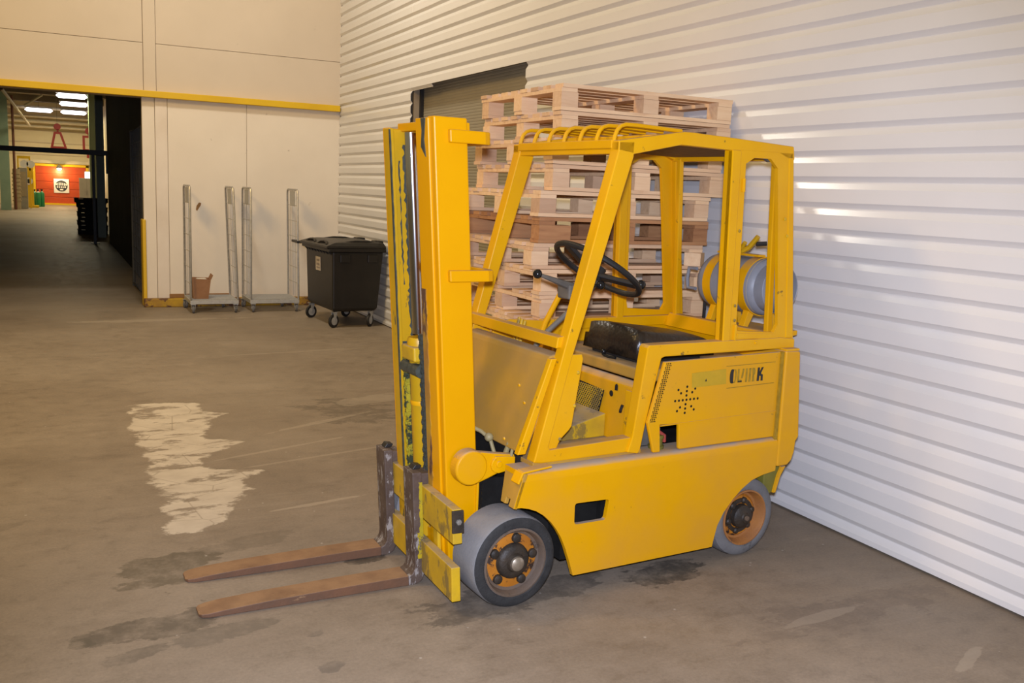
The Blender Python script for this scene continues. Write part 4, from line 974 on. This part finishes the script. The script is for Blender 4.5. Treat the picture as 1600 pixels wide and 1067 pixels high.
for i in range(16):
    z = (15 - i) * .146
    brown = (i == 5); P_ = PM['pine_brown' if brown else 'pine']
    lab = ('dark brown wooden pallet, ' if brown else 'pale wooden pallet, ') + ORD[i] + ' in the stack behind the forklift'
    t = thing('wooden_pallet', lab, 'pallet', (XL[i], YN[i], z), radians(RZP[i]), 'pallets stacked against the ribbed wall')
    t.scale = (1.0 + (.012 if i % 3 == 0 else 0), 1, 1)
    for y in BY: obj_from(P_['runner'], 'runner_board', t, (rng.uniform(-.006, .006), y, 0))
    for a_, x in enumerate(BX):
        for b_, y in enumerate(BY):
            if i == 6 and a_ == 2 and b_ == 0:
                o = obj_from(P_['block'], 'block', t, (x + .055, y - .055, .0205), (0, 0, radians(40))); continue
            wide = brown and a_ == 0
            obj_from(P_['wide' if wide else 'block'], 'block', t, (x + rng.uniform(-.006, .006), y + rng.uniform(-.003, .003), .0205), (0, 0, radians(rng.uniform(-1.2, 1.2))))
        obj_from(P_['stringer'], 'stringer_board', t, (x + .003 + rng.uniform(-.003, .003), rng.uniform(-.006, .006), .1005))
    for k in range(8):
        if i == 8 and k == 3: continue
        obj_from(P_['deck'], 'deck_board', t, (rng.uniform(-.008, .008), k * (PW - .092) / 7, .1225), (0, 0, radians(rng.uniform(-.25, .25))))

# ------------------------------------------------------------------ roll cages
def caster(parent, x, y, r, ang=0.0, mat='rubber', plate=.17):
    c_, s_ = cos(ang), sin(ang)
    def tr(a, b, z): return (x + c_ * a - s_ * b, y + s_ * a + c_ * b, z)
    w = MB().lathe([(-.014, 0), (-.014, r - .004), (-.010, r), (.010, r), (.014, r - .004), (.014, 0)], (0, 0, r), 'y', 20).map(tr).build('caster', mat, parent, smooth=True)
    MB().lathe([(-.016, 0), (-.016, r * .62), (.016, r * .62), (.016, 0)], (0, 0, r), 'y', 16).map(tr).build('wheel_disc', 'zinc_plain', w, smooth=True)
    MB().ext([(-.012, r), (.012, r), (.045, plate), (-.02, plate)], -.024, -.019).map(tr).build('caster_fork', 'zinc_plain', w)
    MB().ext([(-.012, r), (.012, r), (.045, plate), (-.02, plate)], .019, .024).map(tr).build('caster_fork', 'zinc_plain', w)
    MB().box(-.035, .05, -.032, .032, plate - .006, plate).map(tr).build('caster_plate', 'zinc', w)
    return w
def roll_cage(x0, x1, y0, depth, label, lean_r=0.0, lean_l=0.0, clamp=False, shelf='zinc_plain'):
    t = thing('roll_cage', label, 'roll cage', (x0, y0, 0), 0, 'roll cages along the cream wall')
    w = x1 - x0; H_ = 1.63; zb = .17
    def side(xb, ln, name='side_frame'):
        def tp(x, y, z): return (xb + x + ln * (z - zb) / (H_ - zb), y, z)
        pth = [(0, 0, zb), (0, 0, H_ - .06), (0, .015, H_ - .015), (0, .05, H_), (0, depth - .05, H_), (0, depth - .015, H_ - .015), (0, depth, H_ - .06), (0, depth, zb)]
        f_ = MB().tube(pth, .0135, 8).map(tp).build(name, 'zinc', t, smooth=True)
        for k in range(1, 4):
            MB().cyl((0, depth * k / 4, zb + .02), (0, depth * k / 4, H_), .0026, 5).map(tp).build('wire', 'zinc_plain', f_)
        for k in range(1, 7):
            z = zb + (H_ - zb) * k / 7
            MB().cyl((0, 0, z), (0, depth, z), .0035, 5).map(tp).build('wire', 'zinc_plain', f_)
        MB().box(-.002, .002, depth * .25, depth * .75, H_ - .22, H_ - .02).map(tp).build('name_plate', 'zinc_plain', f_)
        return f_
    side(0.0, lean_l); s2 = side(w, lean_r)
    if clamp: MB().box(w - .03, w + .035, -.03, depth * .5, .925, .955).build('clamp', 'black', s2, bevel=0.004)
    b = MB().box(-.01, w + .01, -.01, .02, .115, .165).box(-.01, w + .01, depth - .02, depth + .01, .115, .165).box(-.01, .02, .02, depth - .02, .115, .165).box(w - .02, w + .01, .02, depth - .02, .115, .165).build('base_frame', 'zinc_plain', t, bevel=0.003)
    for k in range(11):
        MB().box(.01, w - .01, .03 + (depth - .08) * k / 10, .055 + (depth - .08) * k / 10, .166, .172).build('shelf_slat', shelf, b)
    for (cx, cy, an) in ((.03, .0, 1.3), (w - .03, .0, 1.5), (.0, depth - .05, .9), (w - .1, depth - .06, 1.2)):
        caster(t, cx, cy, .05, an, 'rubber', .115)
    return t
roll_cage(1.605, 2.195, 12.56, .60, 'galvanised roll cage holding the brown carton', lean_r=-.055)
roll_cage(2.365, 2.995, 12.56, .60, 'empty galvanised roll cage beside the black bin', lean_r=-.02, clamp=True)
# carton in the first cage
cb = thing('cardboard_box', 'open brown cardboard carton standing in the left roll cage', 'box', (1.63, 12.66, .1735), 0)
M = MB()
def carton(i_):
    b0 = [(.02 + i_, .0 + i_, .0), (.205 - i_, .0 + i_, .0), (.205 - i_, .18 - i_, .0), (.02 + i_, .18 - i_, 0)]; t0 = [(0 + i_, -.02 + i_, .265), (.235 - i_, -.02 + i_, .255), (.235 - i_, .2 - i_, .26), (0 + i_, .2 - i_, .27)]
    return b0, t0
b0, t0 = carton(0); b1, t1 = carton(.005)
M.add(b0 + t0 + b1 + t1, [(3, 2, 1, 0)] + [(i, (i + 1) % 4, 4 + (i + 1) % 4, 4 + i) for i in range(4)] + [(8 + i, 12 + i, 12 + (i + 1) % 4, 8 + (i + 1) % 4) for i in range(4)] + [(4 + i, 4 + (i + 1) % 4, 12 + (i + 1) % 4, 12 + i) for i in range(4)] + [(8, 9, 10, 11)])
M.build('carton_body', 'cardboard', cb)
MB().add([(.235, -.02, .255), (.235, .2, .26), (.262, .2, .318), (.262, -.02, .310), (.238, -.02, .255), (.238, .2, .26), (.265, .2, .318), (.265, -.02, .310)], [(0, 1, 2, 3), (7, 6, 5, 4), (0, 4, 5, 1), (1, 5, 6, 2), (2, 6, 7, 3), (3, 7, 4, 0)]).build('carton_flap', 'cardboard', cb)
MB().box(.06, .19, .01, .12, .20, .268).build('paper_wad', 'white_paper', cb, bevel=0.02)

# ------------------------------------------------------------------ wheeled bin
BN = thing('waste_bin', 'black four-wheeled waste container with hinged lid beside the ribbed wall', 'waste bin', (3.035, 10.985, 0), radians(3.2))
def loft(rings):
    M = MB(); vs = [v for r in rings for v in r]; n = len(rings[0]); fs = []
    for i in range(len(rings) - 1):
        for j in range(n): fs.append((i * n + j, i * n + (j + 1) % n, (i + 1) * n + (j + 1) % n, (i + 1) * n + j))
    fs += [tuple(range(n - 1, -1, -1)), tuple(range((len(rings) - 1) * n, len(rings) * n))]
    return M.add(vs, fs)
def rect(x0, x1, y0, y1, z): return [(x0, y0, z), (x1, y0, z), (x1, y1, z), (x0, y1, z)]
body = loft([rect(.02, .545, .02, .99, .20), rect(.0, .575, .0, 1.01, .24), rect(-.015, .63, -.02, 1.035, .90), rect(-.015, .63, -.02, 1.035, .93)]).build('bin_body', 'bin_plastic', BN, bevel=0.018, seg=3)
loft([rect(-.06, .655, -.04, 1.055, .925), rect(-.065, .66, -.045, 1.06, .93), rect(-.065, .66, -.045, 1.06, .965), rect(-.04, .64, -.03, 1.045, .972)]).build('bin_rim', 'bin_plastic', BN, bevel=0.006)
for k in range(9):
    MB().ext([(-.058, .926), (-.018, .926), (-.018, .885)], .04 + k * .115, .05 + k * .115).build('rim_rib', 'bin_plastic', BN)
lid = loft([rect(-.095, .655, -.04, 1.055, .968), rect(-.10, .66, -.045, 1.06, .975), rect(-.09, .655, -.04, 1.055, .998), rect(.02, .64, .0, 1.0, 1.035), rect(.10, .60, .08, .93, 1.045)]).build('bin_lid', 'bin_plastic', BN, bevel=0.008)
for (y0, y1) in ((.10, .42), (.56, .88)):
    pts = [(-.05, y0, 1.005), (-.03, y0 + .05, 1.03), (-.02, (y0 + y1) / 2, 1.04), (-.03, y1 - .05, 1.03), (-.05, y1, 1.005)]
    MB().tube(pts, .016, 8).build('lid_handle', 'bin_plastic', lid, smooth=True)
MB().ext([(.05, 1.03), (.30, 1.062), (.46, 1.06), (.62, 1.03)], .06, .10).build('lid_rib', 'bin_plastic', lid, bevel=0.006)
MB().ext([(.05, 1.03), (.30, 1.062), (.46, 1.06), (.62, 1.03)], .88, .92).build('lid_rib', 'bin_plastic', lid, bevel=0.006)
MB().box(.57, .68, .10, .26, 1.0, 1.058).build('lid_hinge', 'bin_plastic', lid, bevel=0.012)
MB().box(.57, .68, .74, .90, 1.0, 1.058).build('lid_hinge', 'bin_plastic', lid, bevel=0.012)
for gx_ in (.08, .43): MB().box(gx_, gx_ + .12, -.036, -.01, .80, .895).build('corner_gusset', 'bin_plastic', BN, bevel=0.006)
stk = MB().add([(-.0165, .44, .66), (-.0165, .62, .66), (-.0215, .62, .83), (-.0215, .44, .83), (-.012, .44, .66), (-.012, .62, .66), (-.016, .62, .83), (-.016, .44, .83)], [(0, 1, 2, 3), (7, 6, 5, 4), (0, 4, 5, 1), (1, 5, 6, 2), (2, 6, 7, 3), (3, 7, 4, 0)]).build('bin_sticker', 'white_paper', BN)
for (z0, z1) in ((.775, .80), (.725, .75), (.69, .705)):
    MB().box(-.0235, -.018, .46, .575, z0, z1).build('sticker_print', 'grey_print', stk)
for (cx, cy, an) in ((.03, .05, .5), (.50, .06, .8), (.03, .95, .35), (.50, .95, .5)):
    caster(BN, cx, cy, .082, an, 'black', .198)

# ------------------------------------------------------------------ passage: mesh gate, height barrier, crates
mg = thing('mesh_gate', 'dark wire mesh gate standing just inside the passage', 'gate', (1.17, 14.0, 0), 0)
fr_ = MB().tube([(0, 0, .04), (0, 0, 2.40), (0, 1.9, 2.40), (0, 1.9, .04)], .022, 8, closed=True).build('gate_frame', 'mesh_dark', mg)
for k in range(1, 12): MB().cyl((0, 0, .04 + 2.36 * k / 12), (0, 1.9, .04 + 2.36 * k / 12), .005, 5).build('wire', 'mesh_dark', mg)
for k in range(1, 10): MB().cyl((0, 1.9 * k / 10, .04), (0, 1.9 * k / 10, 2.40), .005, 5).build('wire', 'mesh_dark', mg)
MB().box(-.02, .02, -.03, .02, 0, .05).build('gate_foot', 'mesh_dark', mg); MB().box(-.02, .02, 1.88, 1.93, 0, .05).build('gate_foot', 'mesh_dark', mg)

pb = ray_at(149, 381, 25.5); zt = ray_at(100, 236, 25.5)[2]
hb = thing('height_barrier', 'black goalpost barrier with a long crossbar over the passage', 'barrier', (pb[0], 25.5, 0), 0)
MB().box(-.035, .035, -.035, .035, 0.0, zt).build('post', 'mesh_dark', hb, bevel=0.005)
MB().box(-.10, .10, -.10, .10, 0, .015).build('post_foot', 'mesh_dark', hb)
MB().box(-3.0, .33, -.04, .04, zt - .06, zt + .06).build('crossbar', 'mesh_dark', hb, bevel=0.005)
MB().box(-2.95, -2.88, -.035, .035, 0.0, zt).build('post', 'mesh_dark', hb, bevel=0.005)
MB().box(.29, .33, -.03, .03, zt - .5, zt).build('hanger', 'mesh_dark', hb)

cx0 = ray_at(122, 360, 29.4)[0]; cx1 = ray_at(168, 360, 29.4)[0]
ordw = ['lowest', 'second from the floor', 'third from the floor', 'fourth from the floor', 'fifth from the floor', 'sixth from the floor', 'seventh from the floor', 'topmost']
for i in range(8):
    w_ = cx1 - cx0 + (.10 if i == 7 else 0); off = rng.uniform(-.02, .02) - (.08 if i == 7 else 0)
    t = thing('plastic_crate', 'black plastic crate, %s in the stack behind the barrier post' % ordw[i], 'crate', (cx0 + off, 29.4, i * .128), 0, 'crates stacked in the passage')
    h_ = .124
    hole = [(.10, .085), (.24, .085), (.24, .11), (.10, .11)] if i == 7 else [(.10, .07), (.20, .07), (.20, .10), (.10, .10)]
    hole2 = [(w_ - .24, .085), (w_ - .10, .085), (w_ - .10, .11), (w_ - .24, .11)]
    MB().ext([(0, 0), (w_, 0), (w_, h_), (0, h_)], 0, .012, 'y', holes=[hole, hole2]).ext([(0, 0), (w_, 0), (w_, h_), (0, h_)], .588, .60, 'y', holes=[hole, hole2]).box(0, .012, .012, .588, 0, h_).box(w_ - .012, w_, .012, .588, 0, h_).box(.012, w_ - .012, .012, .588, 0, .01).build('crate_body', 'crate_black', t)
    MB().box(-.012, w_ + .012, -.012, 0, h_ - .018, h_).box(-.012, 0, 0, .6, h_ - .018, h_).box(w_, w_ + .012, 0, .6, h_ - .018, h_).box(-.012, w_ + .012, .6, .612, h_ - .018, h_).build('crate_rim', 'crate_black', t)

# ------------------------------------------------------------------ far hall
def R(px0, py0, px1, py1, Y):
    a = ray_at(px0, py1, Y); b = ray_at(px1, py0, Y)
    return a[0], b[0], max(a[2], 0.0), b[2]
YR = HE - 0.06
x0, x1, z0, z1 = R(57, 262, 134, 319, YR)
d2 = struct(MB().box(x0, x1, YR, YR + .05, 0, z1).build('door_2', 'red_door'), 'orange red door at the far end of the hall')
nsl = 5
for k in range(nsl):
    MB().box(x0 + .02, x1 - .02, YR - .02, YR, z1 * k / nsl + .02, z1 * (k + 1) / nsl - .01).build('door_panel', 'red_door', d2, bevel=0.006)
t7 = struct(MB().box(x0 - .13, x0, YR - .05, YR + .05, 0, z1 + .1).box(x1, x1 + .13, YR - .05, YR + .05, 0, z1 + .1).box(x0 - .13, x1 + .13, YR - .05, YR + .05, z1, z1 + .12).box(x0 - .3, x1 + .3, YR - .12, YR + .05, 0, .09).build('trim_7', 'rail_yellow'), 'yellow frame around the red door')
struct(MB().box(x0 - .2, x1 + .2, YR - .10, YR + .05, z1 + .14, z1 + .30).build('trim_8', 'pipe_white'), 'pale lintel above the red door')
sx0, sx1, sz0, sz1 = R(84.5, 280, 107.5, 301, YR - .05)
sg = thing('door_sign', 'square white sign with a round dark emblem on the red door', 'sign', ((sx0 + sx1) / 2, YR - .05, (sz0 + sz1) / 2))
hw = (sx1 - sx0) / 2; hh = (sz1 - sz0) / 2
MB().box(-hw, hw, 0, .02, -hh, hh).build('board', 'sign_white', sg)
MB().lathe([(-.004, 0), (-.004, hw * .80), (0, hw * .80)], (0, 0, 0), 'y', 32).build('emblem', 'print_dark', sg)
for (ax, az, bx, bz) in ((-.74, .10, -.60, .36), (-.52, .02, -.44, .42), (-.34, .02, -.22, .46), (-.12, .06, .02, .46), (.12, .05, .22, .45), (.32, .02, .46, .42), (.54, .04, .70, .34),
                         (-.62, -.28, -.46, -.06), (-.36, -.3, -.22, -.06), (-.10, -.3, .04, -.06), (.14, -.3, .28, -.06), (.38, -.28, .58, -.06), (-.22, -.62, .22, -.42)):
    MB().box(ax * hw, bx * hw, -.007, -.003, az * hh, bz * hh).build('emblem_lettering', 'sign_white', sg)
# lamp over the door
lp = ray_at(92.5, 263, YR - .3)
wl = thing('wall_lamp', 'small glowing lamp over the red door', 'lamp', (lp[0], YR - .3, lp[2]))
MB().lathe([(.16, .03), (.14, .10), (.02, .16), (.0, .17)], (0, 0, 0), 'z', 16).build('lamp_shade', 'machine_grey', wl, smooth=True)
MB().sphere((0, 0, .0), .11).build('bulb', 'bulb_light', wl, smooth=True)
MB().cyl((0, 0, .15), (0, .28, .22), .02, 8).build('lamp_arm', 'machine_grey', wl)
point_lamp('wall_lamp_glow', (lp[0], YR - .42, lp[2] - .18), 60, (1.0, .70, .36), .1)
bx0, bx1, bz0, bz1 = R(133, 269, 146, 281, 51)
lb = thing('light_box', 'bright square light box above the grey cabinet', 'light', ((bx0 + bx1) / 2, 51, bz0))
MB().box(-(bx1 - bx0) / 2, (bx1 - bx0) / 2, 0, .12, 0, bz1 - bz0).build('diffuser', 'box_light', lb, bevel=0.02)
MB().box(-(bx1 - bx0) / 2 - .02, (bx1 - bx0) / 2 + .02, .12, .16, -.02, bz1 - bz0 + .02).build('housing', 'machine_grey', lb)
MB().box(-.03, .03, .12, .16, -bz0 , 0).build('stand', 'machine_grey', lb)
# cabinet
kx0, kx1, kz0, kz1 = R(125, 279, 146.5, 316, 49.5)
kb = thing('cabinet', 'pale grey double-door cabinet beside the red door', 'cabinet', (kx0, 49.5, 0))
kw = kx1 - kx0
MB().box(0, kw, .02, .5, 0, kz1).build('body', 'cabinet_grey', kb)
for s_ in (0, 1): dd = MB().box(s_ * kw / 2 + .01, (s_ + 1) * kw / 2 - .01, 0, .02, .06, kz1 - .02).build('door', 'cabinet_grey', kb, bevel=0.004); MB().box(kw / 2 - .04 + s_ * .06, kw / 2 - .02 + s_ * .06, -.02, 0, kz1 * .45, kz1 * .6).build('handle', 'machine_grey', dd)
# green gas bottles
for i, (pa, pz_, dy_, lab) in enumerate(((54.5, 321.5, .0, 'leftmost green gas bottle by the red door'), (60, 322, -.25, 'middle green gas bottle by the red door'), (66, 321, .05, 'rightmost green gas bottle by the red door'))):
    g0 = ray_at(pa, 322, 51.5 + dy_); gt = ray_at(pa, 299, 51.5 + dy_)[2]
    t = thing('gas_bottle', lab, 'gas bottle', (g0[0], 51.5 + dy_, 0), 0, 'green gas bottles by the red door')
    MB().lathe([(0, 0), (0, .115), (gt - .12, .115), (gt - .05, .085), (gt, .04), (gt, 0)], (0, 0, 0), 'z', 20).build('body', 'bottle_green', t, smooth=True)
    MB().lathe([(gt, .03), (gt + .05, .03), (gt + .05, .055), (gt + .10, .055), (gt + .10, 0)], (0, 0, 0), 'z', 12).build('valve', 'black', t)
    MB().lathe([(gt - .05, .087), (gt, .045), (gt + .01, .0)], (0, 0, 0.002), 'z', 20).build('shoulder', 'cabinet_grey' if i == 1 else 'bottle_green', t, smooth=True)
# yellow posts and plant on the left
px0, px1, _, pz1 = R(44, 252, 51, 322, 50)
t = thing('guard_post', 'tall yellow steel post with a round notice left of the red door', 'post', (px0, 50, 0))
MB().box(0, px1 - px0, 0, .2, 0, pz1).build('post', 'rail_yellow', t)
MB().box(-.45, px1 - px0 + .2, -.2, .4, 0, .10).build('foot', 'rail_yellow', t)
nz = ray_at(45, 283, 49.9)
MB().lathe([(0, 0), (0, .17), (.02, .17)], (nz[0] - px0, -.06, nz[2]), 'y', 20).build('notice', 'sign_white', t); MB().lathe([(-.004, 0), (-.004, .10), (0, .10)], (nz[0] - px0, -.062, nz[2]), 'y', 20).build('notice_mark', 'print_dark', t)
ax0, ax1, _, az1 = R(27, 244, 47, 262, 49)
t2_ = thing('hoist_frame', 'yellow hoist frame with two pale drums on the left of the far hall', 'hoist', (ax0, 49, 0))
MB().box(0, ax1 - ax0, 0, .1, az1 - .12, az1).box(0, ax1 - ax0, 0, .1, az1 - .65, az1 - .55).build('beam', 'rail_yellow', t2_)
for xx in (0, ax1 - ax0 - .06): MB().box(xx, xx + .06, 0, .1, 0, az1 - .12).build('upright', 'rail_yellow', t2_)
for xx in (.28, .55): MB().lathe([(-.05, 0), (-.05, .17), (.12, .17), (.12, 0)], (xx, .0, az1 - .36), 'y', 20).build('drum', 'sign_white', t2_, smooth=True)
qx0, qx1, _, qz1 = R(21, 264, 31, 322, 47.5)
t = thing('ribbed_column_unit', 'tan ribbed pipe unit standing by the green column', 'machine', (qx0, 47.5, 0))
MB().lathe([(0, 0), (0, .15), (qz1, .15), (qz1, 0)], ((qx1 - qx0) / 2, .2, 0), 'z', 16).build('pipe', 'machine_tan', t, smooth=True)
for k in range(8): MB().lathe([(0, .15), (0, .18), (.05, .18), (.05, .15)], ((qx1 - qx0) / 2, .2, .35 + k * .17), 'z', 16).build('rib', 'machine_tan', t)
qx0, qx1, _, qz1 = R(31, 262, 42, 322, 48.2)
t = thing('grey_machine', 'grey upright machine casing behind the tan pipe', 'machine', (qx0, 48.2, 0))
MB().box(0, qx1 - qx0, 0, .3, 0, qz1).build('casing', 'machine_grey', t, bevel=0.02); MB().box(.05, qx1 - qx0 - .05, -.02, 0, qz1 * .3, qz1 * .9).build('panel', 'machine_tan', t)
rp = ray_at(22.5, 260, 46.9)
MB().cyl((rp[0], 46.9, 0.0), (rp[0], 46.9, 4.9), .055, 10).build('ceiling_pipe', 'pipe_red', ce)
# restroom figures
def figure(px, label, woman):
    Y = 44.0
    top = ray_at(px, 193 if woman else 200, Y); k = (Y / 1457.0) * 0.88
    t = thing('restroom_sign', label, 'sign', (top[0], Y, top[2]), 0, 'hanging red figure signs')
    def pp(l): return [(a * k, -b * k) for a, b in l]
    MB().lathe([(-.02, 0), (-.02, 5.2 * k), (.02, 5.2 * k), (.02, 0)], (0, 0, -5 * k), 'y', 16).build('head', 'sign_red', t)
    if woman:
        MB().ext(pp([(-5, 12.5), (5.5, 12.5), (13.5, 38.5), (-10.5, 38.5)]), -.02, .02, 'y', holes=[pp([(-2.2, 16), (3.0, 16), (9, 35), (-6.2, 35)])]).build('dress', 'sign_red', t)
        MB().ext(pp([(-3.5, 38), (6.5, 38), (6.5, 43), (-3.5, 43)]), -.02, .02).build('legs', 'sign_red', t)
        MB().ext(pp([(-1, 9), (2, 9), (2, 13), (-1, 13)]), -.02, .02).build('neck', 'sign_red', t)
    else:
        MB().ext(pp([(-9, 12), (9, 12), (9, 36), (-9, 36)]), -.02, .02, 'y', holes=[pp([(-5.5, 15.5), (5.5, 15.5), (5.5, 33), (-5.5, 33)])]).build('torso', 'sign_red', t)
        MB().ext(pp([(-3.5, 35), (6.5, 35), (6.5, 47), (-3.5, 47)]), -.02, .02).build('legs', 'sign_red', t)
        MB().ext(pp([(-1, 9), (2, 9), (2, 13), (-1, 13)]), -.02, .02).build('neck', 'sign_red', t)
    MB().cyl((0, 0, 0), (0, 0, 5.0 - top[2]), .008, 6).build('hanger', 'machine_grey', t)
figure(89, 'hanging red woman figure sign in the far hall', True)
figure(138, 'hanging red man figure sign beside the pale green column', False)
# fluorescent fittings
LZ = 4.6
for (px, py, wpx, lab) in ((112, 149.5, 46, 'nearest fluorescent ceiling light on the right of the far hall'), (60.5, 171.5, 40, 'fluorescent ceiling light on the left of the far hall'),
                      (115, 162.5, 42, 'middle fluorescent ceiling light on the right of the far hall'), (115, 175.5, 38, 'farthest fluorescent ceiling light on the right of the far hall')):
    d = ((px - 800.0) / 1457.0, (py - 533.5) / 1457.0, 1.0)
    w_ = [sum(RC[r][q] * d[q] for q in range(3)) for r in range(3)]
    tt = (LZ - CAM_H) / w_[2]; xx, yy = w_[0] * tt, w_[1] * tt
    L_ = wpx / 1457.0 * yy * 0.86
    t = thing('fluorescent_light', lab, 'ceiling light', (xx, yy, LZ), 0, 'ceiling lights of the far hall')
    MB().box(-L_ / 2, L_ / 2, -.14, .14, .07, .12).build('housing', 'machine_grey', t)
    MB().ext([(-L_ / 2 + .1, -.10), (L_ / 2 - .1, -.10), (L_ / 2, -.02), (L_ / 2 - .1, .07), (-L_ / 2 + .1, .07), (-L_ / 2, -.02)], -.12, .12).build('diffuser', 'tube_light', t)
    MB().cyl((0, 0, .12), (0, 0, .6), .01, 6).build('hanger', 'machine_grey', t)
    area_lamp('fluorescent_glow', (xx, yy, LZ - .13), (xx, yy, 0), L_, .2, 120, (1.0, .86, .54))
